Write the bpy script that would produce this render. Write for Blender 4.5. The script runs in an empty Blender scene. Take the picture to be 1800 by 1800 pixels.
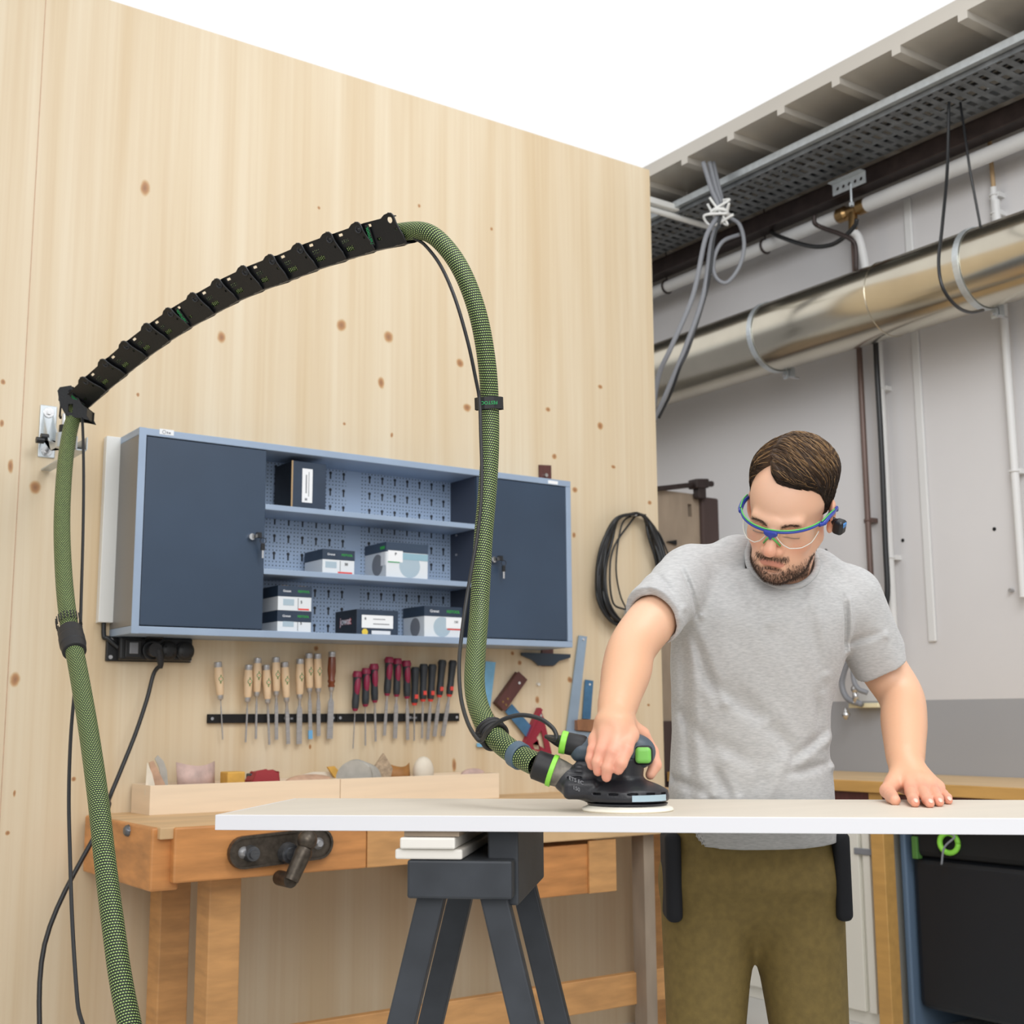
import bpy, math, random
import numpy as np
from mathutils import Vector, Matrix
from mathutils.geometry import tessellate_polygon
random.seed(7); np.random.seed(7)
SC = bpy.context.scene; COL = SC.collection
# ---------------------------------------------------------------- camera
FPX = 2240.0; PITCH = math.atan(.161); AZ = math.radians(54.9); ROLL = .0063; EYE = 1.13
Fh = np.array([math.cos(AZ), math.sin(AZ), 0]); R0 = np.array([math.sin(AZ), -math.cos(AZ), 0]); ZU = np.array([0, 0, 1.])
FW = Fh*math.cos(PITCH)+ZU*math.sin(PITCH); U0 = np.cross(R0, FW)
UP = U0*math.cos(ROLL)+R0*math.sin(ROLL); RT = R0*math.cos(ROLL)-U0*math.sin(ROLL)
CC = np.array([0, 0, EYE])
cd = bpy.data.cameras.new('camera'); cam = bpy.data.objects.new('camera', cd); COL.objects.link(cam)
cd.sensor_width = 36; cd.lens = FPX/1800*36; cd.clip_start = .05
cam.matrix_world = Matrix(((RT[0], UP[0], -FW[0], 0), (RT[1], UP[1], -FW[1], 0), (RT[2], UP[2], -FW[2], EYE), (0, 0, 0, 1)))
cd.dof.use_dof = True; cd.dof.focus_distance = 2.5; cd.dof.aperture_fstop = 6.3
SC.camera = cam
# ---------------------------------------------------------------- light
w = bpy.data.worlds.new('world'); SC.world = w; w.use_nodes = True
wn = w.node_tree.nodes; wl = w.node_tree.links
bg = wn['Background']; tc = wn.new('ShaderNodeTexCoord'); sx = wn.new('ShaderNodeSeparateXYZ'); rp = wn.new('ShaderNodeValToRGB')
wl.new(tc.outputs['Generated'], sx.inputs[0]); wl.new(sx.outputs['Z'], rp.inputs[0]); wl.new(rp.outputs[0], bg.inputs[0])
cr = rp.color_ramp; cr.elements[0].position = 0.0; cr.elements[0].color = (.30, .30, .31, 1)
cr.elements[1].position = .30; cr.elements[1].color = (1, 1, 1, 1)
e = cr.elements.new(.10); e.color = (.62, .64, .67, 1)
bg.inputs[1].default_value = 1.0
def area(name, loc, tgt, sx_, sy_, power, col=(1, 1, 1)):
    l = bpy.data.lights.new(name, 'AREA'); l.shape = 'RECTANGLE'; l.size = sx_; l.size_y = sy_; l.energy = power; l.color = col
    o = bpy.data.objects.new(name, l); COL.objects.link(o); o.location = loc
    o.rotation_euler = (Vector(tgt)-Vector(loc)).to_track_quat('-Z', 'Y').to_euler(); return o
area('window_daylight', (-1.6, -1.6, 3.4), (1.8, 2.6, 1.2), 2.6, 2.0, 50, (1, .985, .96))
area('right_bay_fill', (1.9, .6, 3.9), (4.4, 3.4, 2.4), 1.8, 1.4, 60, (.96, .98, 1))  # added fill lamp brightening the dim right bay, not an actual rooflight
area('grey_wall_fill', (.2, -1.0, 2.3), (4.4, 3.9, 1.9), 1.6, 2.2, 30, (1, .99, .98))  # added low frontal fill for the grey wall below the duct, no doorway
SC.view_settings.view_transform = 'Standard'; SC.view_settings.look = 'None'; SC.view_settings.gamma = 1
SC.view_settings.use_curve_mapping = False; SC.view_settings.exposure = 0.06

# ---------------------------------------------------------------- pixel (1800 frame) to world helpers
def ray(x, y): return FW+RT*(x-900)/FPX+UP*(900-y)/FPX
def on(x, y, ax, v):
    d = ray(x, y); i = 'XYZ'.index(ax); return CC+d*((v-CC[i])/d[i])
def at(x, y, D):
    d = ray(x, y); return CC+d*(D/d.dot(Fh))
def L(x, y, D):
    P = at(x, y, D); return np.array([P.dot(R0), P.dot(Fh), P[2]])
def W(l): return R0*l[0]+Fh*l[1]+ZU*l[2]      # man-local (right, away, up) -> world
# ---------------------------------------------------------------- materials
def lin(c):
    if isinstance(c, str): c = [int(c[i:i+2], 16)/255 for i in (0, 2, 4)]
    return tuple((v/12.92 if v <= .04045 else ((v+.055)/1.055)**2.4) for v in c)+(1,)
MAT = {}
def mat(name, col, rough=.5, metal=0, noise=0, nscale=(20, 20, 20), bump=0, bscale=None, emit=0, spec=.5, coat=0, detail=4, sss=0):
    m = bpy.data.materials.new(name); m.use_nodes = True; N = m.node_tree.nodes; K = m.node_tree.links
    b = N['Principled BSDF']; c = lin(col)
    b.inputs['Base Color'].default_value = c; b.inputs['Roughness'].default_value = rough; b.inputs['Metallic'].default_value = metal
    b.inputs['Specular IOR Level'].default_value = spec; b.inputs['Coat Weight'].default_value = coat
    if sss: b.inputs['Subsurface Weight'].default_value = sss; b.inputs['Subsurface Scale'].default_value = .01
    t = N.new('ShaderNodeTexCoord')
    def nz(scale, det=detail):
        mp = N.new('ShaderNodeMapping'); mp.inputs['Scale'].default_value = scale; K.new(t.outputs['Object'], mp.inputs[0])
        n = N.new('ShaderNodeTexNoise'); n.inputs['Scale'].default_value = 1; n.inputs['Detail'].default_value = det; K.new(mp.outputs[0], n.inputs[0]); return n
    if noise:
        n = nz(nscale); r = N.new('ShaderNodeValToRGB'); K.new(n.outputs[0], r.inputs[0]); K.new(r.outputs[0], b.inputs['Base Color'])
        r.color_ramp.elements[0].position = .3; r.color_ramp.elements[1].position = .7
        r.color_ramp.elements[0].color = tuple(v*(1-noise) for v in c[:3])+(1,); r.color_ramp.elements[1].color = tuple(min(1, v*(1+noise*.6)) for v in c[:3])+(1,)
    if bump:
        n = nz(bscale or nscale); u = N.new('ShaderNodeBump'); u.inputs['Strength'].default_value = bump; u.inputs['Distance'].default_value = .002
        K.new(n.outputs[0], u.inputs['Height']); K.new(u.outputs[0], b.inputs['Normal'])
    if emit: b.inputs['Emission Color'].default_value = c; b.inputs['Emission Strength'].default_value = emit
    MAT[name] = m; return m
def attrmat(name, rough, sss=0, bump=0, bscale=300, spec=.5):
    m = bpy.data.materials.new(name); m.use_nodes = True; N = m.node_tree.nodes; K = m.node_tree.links; b = N['Principled BSDF']
    a = N.new('ShaderNodeAttribute'); a.attribute_name = 'Col'; K.new(a.outputs['Color'], b.inputs['Base Color'])
    b.inputs['Roughness'].default_value = rough; b.inputs['Specular IOR Level'].default_value = spec
    if sss: b.inputs['Subsurface Weight'].default_value = sss; b.inputs['Subsurface Scale'].default_value = .008; b.inputs['Subsurface Radius'].default_value = (1, .35, .2)
    if bump:
        t = N.new('ShaderNodeTexCoord'); n = N.new('ShaderNodeTexNoise'); n.inputs['Scale'].default_value = bscale; n.inputs['Detail'].default_value = 3
        K.new(t.outputs['Object'], n.inputs[0]); u = N.new('ShaderNodeBump'); u.inputs['Strength'].default_value = bump; u.inputs['Distance'].default_value = .001
        K.new(n.outputs[0], u.inputs['Height']); K.new(u.outputs[0], b.inputs['Normal'])
    MAT[name] = m; return m
mat('black_plastic', '17181a', .42, bump=.15, bscale=(300, 300, 300)); mat('arm_rim_highlight', '2a2c30', .28); mat('arm_plastic', '0f1114', .42, bump=.2, bscale=(220, 220, 220))  # boom rims and rivets: edge highlights put into a lighter black
mat('black_rubber', '1d1d1f', .55); mat('cable_black', '1e1f21', .4); mat('cable_grey', '83858a', .5); mat('dark_hole', '0b0b0c', .8)
mat('cab_frame', '9badc4', .38, .15, .06, (8, 8, 8)); mat('cab_side', '7d7a76', .4, .1); mat('cab_door', '334459', .38, 0, .14, (3, 3, 3)); mat('cab_inner', '3b4150', .5)
mat('chrome', 'd8d8d8', .18, 1); mat('steel', 'c0c0c2', .34, .75, .15, (30, 30, 200)); mat('steel_dark', '6d6f73', .35, .8, .25, (30, 30, 120))
mat('zinc', 'c3c9cc', .35, .6, .1, (40, 40, 40)); mat('white_metal', 'e2e2de', .4); mat('white_paint', 'd9d9d8', .5, 0, .04, (6, 6, 2)); mat('brown_pipe', '6b5750', .4, .2, .15, (20, 20, 4))
mat('duct_metal', 'c9c2b2', .2, 1, .12, (3, 3, 3), bump=.05, bscale=(5, 5, 5)); mat('brass', '9c7e55', .3, .9)
mat('tray_metal', '75787a', .45, .5, .35, (14, 14, 14)); mat('dark_iron', '3a302e', .5, .4, .3, (20, 20, 20)); mat('deck_metal', 'c6c0b6', .35, .45, .2, (1.2, .5, 1))
mat('chisel_wood', 'e4c8a4', .45, 0, .12, (60, 60, 12)); mat('chisel_brown', '7d3f24', .35, 0, .2, (60, 60, 12), coat=.3)
mat('chisel_red', '8e2346', .4); mat('chisel_black', '2b3036', .5); mat('red_mark', 'd8453c', .5); mat('blue_tape', '6fb0e0', .5)
mat('green_mark', '4f7d3c', .5); mat('cream_mark', 'eadfb9', .5)
mat('pale_ply', 'ecd8bd', .5, 0, .06, (3, 3, 40), bump=.1); mat('board_edge', 'dfdfe3', .5); mat('board_wood', 'd8cfc0', .5, 0, .04, (2.5, 14, 14), bump=.06)
mat('bench_orange', 'c78950', .45, 0, .3, (5, 9, 30), bump=.3); mat('bench_pale', 'd3b083', .5, 0, .18, (4, 22, 9), bump=.25); mat('bench_block', 'c9965f', .5, 0, .2, (8, 8, 40), bump=.2)
mat('oak', 'c79a58', .45, 0, .12, (30, 4, 30)); mat('oak_top', 'd6b688', .45, 0, .1, (14, 3, 14)); mat('dark_wood', '5b3430', .45, 0, .25, (60, 60, 14)); mat('mid_wood', '8f6446', .5, 0, .2, (40, 40, 10))
mat('weathered_wood', '9a8a78', .7, 0, .2, (14, 14, 4), bump=.3); mat('dark_beam', '463734', .7, 0, .2, (12, 12, 3), bump=.3)
mat('square_blue', '4c7aa0', .35, .35, .25, (20, 20, 20)); mat('square_steel', '9eb3c8', .35, .5, .1, (10, 10, 10)); mat('square_dark', '34414f', .4, .3); mat('ruler_blue', '7fb9de', .35, .3, .15, (20, 20, 20)); mat('red_alu', '9c2f42', .35, .3)
mat('box_dark', '28384c', .5, 0, .15, (20, 20, 20)); mat('box_black', '1c2028', .5, 0, .3, (40, 40, 40)); mat('box_white', 'dde2e6', .5); mat('box_light', 'c8ced4', .5); mat('disc_print', 'a9bcc8', .5); mat('label_white', 'eef0f2', .5)
mat('green_text', '1fa05a', .5); mat('green_box', '35a845', .5); mat('red_text', 'e0443c', .5); mat('white_text', 'dfe3e8', .5); mat('black_text', '2a2d33', .5); mat('teal_box', '8fb3c2', .5); mat('yellow_mark', 'e8c94a', .5); mat('tan_mark', 'b39670', .6)
mat('sander_black', '25262b', .4, bump=.15, bscale=(260, 260, 260)); mat('sander_grey', '46535e', .42); mat('sander_green', '7cc45a', .4); mat('lime', '8fdc4a', .45); mat('sander_dark', '101115', .5); mat('pad_foam', 'f1ecdd', .8, bump=.2, bscale=(300, 300, 300)); mat('dusty', '7a756c', .7, 0, .5, (60, 60, 60)); mat('tab_blue', 'a9c0cb', .45); mat('strap_blue', '4f6373', .55)
mat('khaki', '7d6a3a', .8, 0, .15, (60, 60, 60), bump=.3, bscale=(400, 400, 400)); mat('trouser_black', '16181e', .8); mat('shoe', '2a2624', .6)
mat('glasses_blue', '2a3f9c', .3); mat('glasses_green', '57b85c', .4); mat('earplug', '14161b', .3); mat('earplug_blue', '3c7fc0', .3)
mat('scrap_tan', 'c9a489', .7, 0, .2, (30, 30, 30)); mat('scrap_pink', 'cdb0a6', .6, 0, .25, (25, 25, 25)); mat('scrap_yellow', 'd9a84e', .6, 0, .15, (30, 30, 30)); mat('scrap_red', 'a0343a', .6); mat('scrap_grey', 'b5b2aa', .7, 0, .15, (30, 30, 30)); mat('scrap_cream', 'e6dcca', .6, 0, .08, (20, 20, 20)); mat('cork', 'b8a288', .8, 0, .35, (90, 90, 90)); mat('scrap_brown', 'a5713a', .6, 0, .2, (30, 30, 30))
mat('vise_iron', '5c544b', .4, .75, .35, (60, 60, 60)); mat('floor_mat', 'c9c8c4', .45, 0, .05, (2, 2, 2)); mat('support_dark', '3b3f45', .5, .2, .3, (9, 9, 9)); mat('support_white', 'e6e2da', .5); mat('cabinet_cream', 'e4e1d6', .5); mat('panel_blue', '5f7389', .5); mat('vac_dark', '15191f', .5)
attrmat('skin', .45, .12, .12, 260); attrmat('hair', .45, spec=.3); attrmat('stubble', .6)
# ---------------------------------------------------------------- mesh helpers
ORG = {}
class B:
    def __init__(s): s.v = []; s.f = []; s.uv = None
    def add(s, V, Fc):
        n = len(s.v); s.v += [tuple(map(float, v)) for v in V]; s.f += [tuple(i+n for i in f) for f in Fc]; return s
    def box(s, a, b):
        a, b = np.minimum(a, b), np.maximum(a, b)
        V = [(x, y, z) for x in (a[0], b[0]) for y in (a[1], b[1]) for z in (a[2], b[2])]
        return s.add(V, [(0, 1, 3, 2), (4, 6, 7, 5), (0, 4, 5, 1), (2, 3, 7, 6), (0, 2, 6, 4), (1, 5, 7, 3)])
    def obox(s, c, ax, ay, az):
        c, ax, ay, az = map(np.array, (c, ax, ay, az))
        V = [c+i*ax+j*ay+k*az for i in (-1, 1) for j in (-1, 1) for k in (-1, 1)]
        return s.add(V, [(0, 1, 3, 2), (4, 6, 7, 5), (0, 4, 5, 1), (2, 3, 7, 6), (0, 2, 6, 4), (1, 5, 7, 3)])
    def tube(s, P, r, n=12, cap=True, uvscale=None):
        P = [np.array(p, float) for p in P]; m = len(P); rr = r if hasattr(r, '__len__') else [r]*m
        T = [P[min(i+1, m-1)]-P[max(i-1, 0)] for i in range(m)]; T = [t/(np.linalg.norm(t)+1e-12) for t in T]
        a = np.array([0, 0, 1.]) if abs(T[0][2]) < .9 else np.array([1., 0, 0])
        nx = np.cross(T[0], a); nx /= np.linalg.norm(nx); V = []; 
        for i in range(m):
            nx = nx-T[i]*nx.dot(T[i]); nx /= np.linalg.norm(nx); ny = np.cross(T[i], nx)
            for k in range(n):
                q = 2*math.pi*k/n; V.append(P[i]+rr[i]*(nx*math.cos(q)+ny*math.sin(q)))
        Fc = [(i*n+k, i*n+(k+1) % n, (i+1)*n+(k+1) % n, (i+1)*n+k) for i in range(m-1) for k in range(n)]
        if uvscale is not None:
            Ls = [0]
            for i in range(1, m): Ls.append(Ls[-1]+np.linalg.norm(P[i]-P[i-1]))
            s.uv = []
            for i in range(m-1):
                for k in range(n):
                    s.uv += [(k/n, Ls[i]), ((k+1)/n, Ls[i]), ((k+1)/n, Ls[i+1]), (k/n, Ls[i+1])]
            cap = False
        if cap: Fc += [tuple(range(n-1, -1, -1)), tuple((m-1)*n+k for k in range(n))]
        return s.add(V, Fc)
    def cyl(s, a, b, r, r2=None, n=20): return s.tube([a, b], [r, r if r2 is None else r2], n)
    def prism(s, polys, o, xd, yd, t):      # outline (first) + holes, in plane coords, extruded by vector t
        o, xd, yd, t = map(np.array, (o, xd, yd, t)); flat = [p for q in polys for p in q]
        P = [o+xd*p[0]+yd*p[1] for p in flat]; n = len(P)
        tris = tessellate_polygon([[Vector((p[0], p[1], 0)) for p in q] for q in polys])
        Fc = [tuple(a) for a in tris]+[tuple(i+n for i in a[::-1]) for a in tris]; k = 0
        for q in polys:
            m = len(q)
            for i in range(m): a, b = k+i, k+(i+1) % m; Fc.append((a, b, b+n, a+n))
            k += m
        return s.add(P+[p+t for p in P], Fc)
    def ell(s, c, r, M=None, nu=20, nv=12):
        V = []; c = np.array(c); r = np.array(r)
        for j in range(nv+1):
            for i in range(nu):
                th = math.pi*j/nv; ph = 2*math.pi*i/nu; q = np.array([math.sin(th)*math.cos(ph), math.sin(th)*math.sin(ph), math.cos(th)])*r
                V.append(c+(M@q if M is not None else q))
        return s.add(V, [(j*nu+i, j*nu+(i+1) % nu, (j+1)*nu+(i+1) % nu, (j+1)*nu+i) for j in range(nv) for i in range(nu)])
    def lathe(s, a, b, prof, n=18):        # prof: (t along a->b 0..1, radius)
        a, b = np.array(a), np.array(b); return s.tube([a+(b-a)*t for t, _ in prof], [r for _, r in prof], n)
    def torus(s, c, nrm, R, r, n=28, m=8, a0=0, a1=2*math.pi):
        nrm = np.array(nrm)/np.linalg.norm(nrm); a = np.cross(nrm, (0, 0, 1.) if abs(nrm[2]) < .9 else (1., 0, 0)); a /= np.linalg.norm(a); b = np.cross(nrm, a)
        P = [np.array(c)+R*(a*math.cos(t)+b*math.sin(t)) for t in np.linspace(a0, a1, n+1)]
        return s.tube(P, r, m)
def spline(P, n=8):
    P = [np.array(p, float) for p in P]; Q = [2*P[0]-P[1]]+P+[2*P[-1]-P[-2]]; o = []
    for i in range(1, len(Q)-2):
        for k in range(n):
            t = k/n; p0, p1, p2, p3 = Q[i-1:i+3]
            o.append(.5*((2*p1)+(-p0+p2)*t+(2*p0-5*p1+4*p2-p3)*t*t+(-p0+3*p1-3*p2+p3)*t**3))
    return o+[P[-1]]
def M_(m): return MAT[m] if isinstance(m, str) else m
def org(o): return ORG[o.name]
def obj(name, b, m, parent=None, smooth=False, bevel=0, seg=2, attr=None):
    me = bpy.data.meshes.new(name); V = np.array(b.v)
    if parent is not None: O = org(parent)
    else: O = np.array([(V[:, 0].min()+V[:, 0].max())/2, (V[:, 1].min()+V[:, 1].max())/2, V[:, 2].min()])
    me.from_pydata([tuple(v) for v in V-O], [], b.f); me.validate(); me.update()
    if b.uv: 
        u = me.uv_layers.new(name='uv'); k = min(len(b.uv), len(u.data))
        for i in range(k): u.data[i].uv = b.uv[i]
    o = bpy.data.objects.new(name, me); COL.objects.link(o); me.materials.append(M_(m))
    if parent is not None: o.parent = parent
    else: o.location = O
    ORG[o.name] = O
    if smooth:
        for p in me.polygons: p.use_smooth = True
        if smooth == 'auto':
            md = o.modifiers.new('ws', 'EDGE_SPLIT'); md.split_angle = math.radians(38)
    if bevel:
        md = o.modifiers.new('bevel', 'BEVEL'); md.width = bevel; md.segments = seg; md.limit_method = 'ANGLE'; md.angle_limit = math.radians(40)
    return o
def tag(o, label, cat, group=None):
    o['label'] = label; o['category'] = cat
    if group: o['group'] = group
    return o
def thing(name, label, cat, loc, group=None):
    o = bpy.data.objects.new(name, None); COL.objects.link(o); o.location = [float(v) for v in loc]; o.empty_display_size = .05
    ORG[o.name] = np.array(loc, float); return tag(o, label, cat, group)
def struct(o): o['kind'] = 'structure'; return o
def text(name, s, size, o, xd, yd, m, parent, ex=.0004, center=True, plabel=None):
    c = bpy.data.curves.new('t', 'FONT'); c.body = s; c.size = size; c.extrude = ex; c.offset = size*.012
    if center: c.align_x = 'CENTER'; c.align_y = 'CENTER'
    to = bpy.data.objects.new('t', c); COL.objects.link(to); bpy.context.view_layer.update()
    me = bpy.data.meshes.new_from_object(to.evaluated_get(bpy.context.evaluated_depsgraph_get()))
    bpy.data.objects.remove(to); bpy.data.curves.remove(c)
    o, xd, yd = (np.array(q, float) for q in (o, xd, yd)); xd /= np.linalg.norm(xd); yd /= np.linalg.norm(yd); zd = np.cross(xd, yd)
    b = B(); b.add([o+xd*v.co.x+yd*v.co.y+zd*v.co.z for v in me.vertices], [tuple(p.vertices) for p in me.polygons]); bpy.data.meshes.remove(me)
    return obj(name, b, m, parent)
X_, Y_, Z_ = np.eye(3)
def rrect(x0, y0, x1, y1, r, n=4):
    o = []
    for cx, cy, a in ((x1-r, y1-r, 0), (x0+r, y1-r, 90), (x0+r, y0+r, 180), (x1-r, y0+r, 270)):
        for k in range(n+1):
            q = math.radians(a+90*k/n); o.append((cx+r*math.cos(q), cy+r*math.sin(q)))
    return o
def circ(cx, cy, r, n=16): return [(cx+r*math.cos(2*math.pi*k/n), cy+r*math.sin(2*math.pi*k/n)) for k in range(n)]
# ================================================================= SIGNED DISTANCE MODELLING (organic shapes)
class SDF:
    def __init__(s, lo, hi, h):
        s.lo = np.array(lo, float); s.h = h; s.n = np.ceil((np.array(hi)-s.lo)/h).astype(int)+1; s.F = np.full(s.n, .5, np.float32)
    def block(s, lo, hi, m):
        i0 = np.maximum(np.floor((np.array(lo)-m-s.lo)/s.h).astype(int), 0); i1 = np.minimum(np.ceil((np.array(hi)+m-s.lo)/s.h).astype(int)+1, s.n)
        if (i1 <= i0).any(): return None
        g = [(s.lo[a]+s.h*np.arange(i0[a], i1[a])).astype(np.float32) for a in range(3)]
        return tuple(slice(i0[a], i1[a]) for a in range(3)), g[0][:, None, None], g[1][None, :, None], g[2][None, None, :]
    def op(s, sl, d, k, sub=False):
        F = s.F[sl]
        if sub: F = -F
        if k > 0: hh = np.clip(.5+.5*(d-F)/k, 0, 1) if not sub else np.clip(.5+.5*(d-F)/k, 0, 1); r = d*(1-hh)+F*hh-k*hh*(1-hh)
        else: r = np.minimum(F, d)
        s.F[sl] = -r if sub else r
    def cone(s, a, b, ra, rb=None, k=.01, sub=False, clip=None, disp=None):
        a, b = np.array(a, float), np.array(b, float); rb = ra if rb is None else rb; R = max(ra, rb)
        q = s.block(np.minimum(a, b)-R, np.maximum(a, b)+R, k+.012)
        if q is None: return s
        sl, x, y, z = q; d = b-a; L2 = d.dot(d)+1e-12
        hh = np.clip(((x-a[0])*d[0]+(y-a[1])*d[1]+(z-a[2])*d[2])/L2, 0, 1)
        D = np.sqrt((x-a[0]-hh*d[0])**2+(y-a[1]-hh*d[1])**2+(z-a[2]-hh*d[2])**2)-(ra+(rb-ra)*hh)
        if clip is not None:
            c, nn = clip; D = np.maximum(D, (x-c[0])*nn[0]+(y-c[1])*nn[1]+(z-c[2])*nn[2])
        s.op(sl, D, k, sub); return s
    def chain(s, P, R, k=.006, k2=None):
        for i in range(len(P)-1): s.cone(P[i], P[i+1], R[i], R[i+1], k if (i or k2 is None) else k2)
        return s
    def limb(s, P, R, k=.012):
        Q = spline([np.append(np.array(p, float), r) for p, r in zip(P, R)], 5); return s.chain([q[:3] for q in Q], [q[3] for q in Q], k)
    def ell(s, c, r, k=.01, sub=False, M=None):
        c, r = np.array(c, float), np.array(r, float); R = max(r) if M is not None else r
        q = s.block(c-R, c+R, k+.012)
        if q is None: return s
        sl, x, y, z = q; x, y, z = x-c[0], y-c[1], z-c[2]
        if M is not None: x, y, z = (M[0][i]*x+M[1][i]*y+M[2][i]*z for i in range(3))
        k0 = np.sqrt((x/r[0])**2+(y/r[1])**2+(z/r[2])**2); k1 = np.sqrt((x/r[0]**2)**2+(y/r[1]**2)**2+(z/r[2]**2)**2)+1e-6
        s.op(sl, k0*(k0-1)/k1, k, sub); return s
    def box(s, c, r, rad=.005, k=.005, sub=False, M=None):
        c, r = np.array(c, float), np.array(r, float); R = np.linalg.norm(r) if M is not None else r
        q = s.block(c-R, c+R, k+.012)
        if q is None: return s
        sl, x, y, z = q; x, y, z = x-c[0], y-c[1], z-c[2]
        if M is not None: x, y, z = (M[0][i]*x+M[1][i]*y+M[2][i]*z for i in range(3))
        qx, qy, qz = abs(x)-r[0]+rad, abs(y)-r[1]+rad, abs(z)-r[2]+rad
        D = np.sqrt(np.maximum(qx, 0)**2+np.maximum(qy, 0)**2+np.maximum(qz, 0)**2)+np.minimum(np.maximum(qx, np.maximum(qy, qz)), 0)-rad
        s.op(sl, D, k, sub); return s
    def loft(s, sec, k=.02, ex=2.0, sub=False, cap=.0):      # sections (z, cx, cy, rx, ry)
        A = np.array(sorted(sec))
        if len(A) > 4:
            zz_ = np.linspace(A[0, 0], A[-1, 0], 161); D_ = np.stack([np.interp(zz_, A[:, 0], A[:, i]) for i in range(5)], 1); kk = np.hanning(25); kk /= kk.sum(); P_ = np.pad(D_, ((12, 12), (0, 0)), 'edge'); D_[:, 1:] = np.stack([np.convolve(P_[:, i], kk, 'valid') for i in range(1, 5)], 1); A = D_
        lo_ = 0; lo = (A[:, 1]-A[:, 3]).min(), (A[:, 2]-A[:, 4]).min(), A[0, 0]; hi = (A[:, 1]+A[:, 3]).max(), (A[:, 2]+A[:, 4]).max(), A[-1, 0]
        q = s.block(lo, hi, k+.012)
        if q is None: return s
        sl, x, y, z = q; zz = z.ravel(); v = [np.interp(zz, A[:, 0], A[:, i]).astype(np.float32)[None, None, :] for i in range(1, 5)]
        u, w_ = abs(x-v[0])/v[2], abs(y-v[1])/v[3]; k0 = (u**ex+w_**ex)**(1/ex)
        g = np.sqrt((u/v[2])**2+(w_/v[3])**2)/np.maximum(np.sqrt(u*u+w_*w_), 1e-5)
        D = (k0-1)/np.maximum(g, 1e-4); D = np.maximum(D, np.maximum(A[0, 0]-z, z-A[-1, 0])); s.op(sl, D.astype(np.float32), k, sub); return s
    def disp(s, fn):                                          # fn(x,y,z) adds to the field
        q = s.block(s.lo, s.lo+s.h*(s.n-1), 0); sl, x, y, z = q; s.F[sl] += fn(x, y, z).astype(np.float32); return s
    def mesh(s, smooth=1):
        F = s.F; S = F < 0; n = s.n
        c = np.zeros(tuple(n-1), np.int8)
        for i in (0, 1):
            for j in (0, 1):
                for k in (0, 1): c += S[i:n[0]-1+i, j:n[1]-1+j, k:n[2]-1+k]
        I, J, K = np.nonzero((c > 0) & (c < 8)); idx = np.full(tuple(n-1), -1, np.int32); idx[I, J, K] = np.arange(len(I))
        P = np.zeros((len(I), 3)); cn = np.zeros(len(I)); cor = [(i, j, k) for i in (0, 1) for j in (0, 1) for k in (0, 1)]
        for a in cor:
            for ax in range(3):
                if a[ax]: continue
                b = list(a); b[ax] = 1; f0 = F[I+a[0], J+a[1], K+a[2]]; f1 = F[I+b[0], J+b[1], K+b[2]]; m = (f0 < 0) != (f1 < 0)
                t = np.where(m, f0/np.where(m, f0-f1, 1), 0)
                for q in range(3): P[:, q] += np.where(m, a[q]+(t if q == ax else 0), 0)
                cn += m
        P = P/cn[:, None]+np.stack([I, J, K], 1); V = s.lo+P*s.h; Q = []
        for ax in range(3):
            u, w_ = (ax+1) % 3, (ax+2) % 3; sl0 = [slice(None)]*3; sl1 = [slice(None)]*3; sl0[ax] = slice(0, -1); sl1[ax] = slice(1, None)
            for q in (u, w_): sl0[q] = slice(1, -1); sl1[q] = slice(1, -1)
            A_, B_ = S[tuple(sl0)], S[tuple(sl1)]; e = np.nonzero(A_ != B_); inside = A_[e]; p = [e[0].copy(), e[1].copy(), e[2].copy()]; p[u] = p[u]+1; p[w_] = p[w_]+1
            def g(du, dw): r = [p[0].copy(), p[1].copy(), p[2].copy()]; r[u] -= du; r[w_] -= dw; return idx[r[0], r[1], r[2]]
            f = np.stack([g(1, 1), g(0, 1), g(0, 0), g(1, 0)], 1); f[~inside] = f[~inside][:, ::-1]; Q.append(f)
        Q = np.concatenate(Q)
        for _ in range(smooth):                               # light laplacian
            acc = np.zeros_like(V); cnt = np.zeros(len(V))
            for a, b in ((0, 1), (1, 2), (2, 3), (3, 0)):
                np.add.at(acc, Q[:, a], V[Q[:, b]]); np.add.at(cnt, Q[:, a], 1); np.add.at(acc, Q[:, b], V[Q[:, a]]); np.add.at(cnt, Q[:, b], 1)
            V = V*.5+.5*acc/cnt[:, None]
        return V, Q
def sobj(name, V, Q, m, parent=None, col=None):
    V = np.asarray(V); O = org(parent) if parent is not None else np.array([V[:, 0].mean(), V[:, 1].mean(), V[:, 2].min()])
    me = bpy.data.meshes.new(name); V2 = V-O; nq = len(Q); k = Q.shape[1]
    me.vertices.add(len(V2)); me.vertices.foreach_set('co', V2.ravel().astype(np.float32)); me.loops.add(nq*k); me.loops.foreach_set('vertex_index', Q.ravel().astype(np.int32))
    me.polygons.add(nq); me.polygons.foreach_set('loop_start', np.arange(0, nq*k, k, dtype=np.int32)); me.polygons.foreach_set('loop_total', np.full(nq, k, dtype=np.int32)); me.polygons.foreach_set('use_smooth', np.ones(nq, dtype=bool))
    me.update(calc_edges=True); me.validate()
    if col is not None:
        at_ = me.color_attributes.new('Col', 'FLOAT_COLOR', 'POINT'); c = np.ones((len(V2), 4), np.float32); c[:, :3] = col; at_.data.foreach_set('color', c.ravel())
    o = bpy.data.objects.new(name, me); COL.objects.link(o); me.materials.append(M_(m))
    if parent is not None: o.parent = parent
    else: o.location = O
    ORG[o.name] = O; return o
LW = np.stack([R0, Fh, ZU])              # local rows -> world: l @ LW
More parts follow.
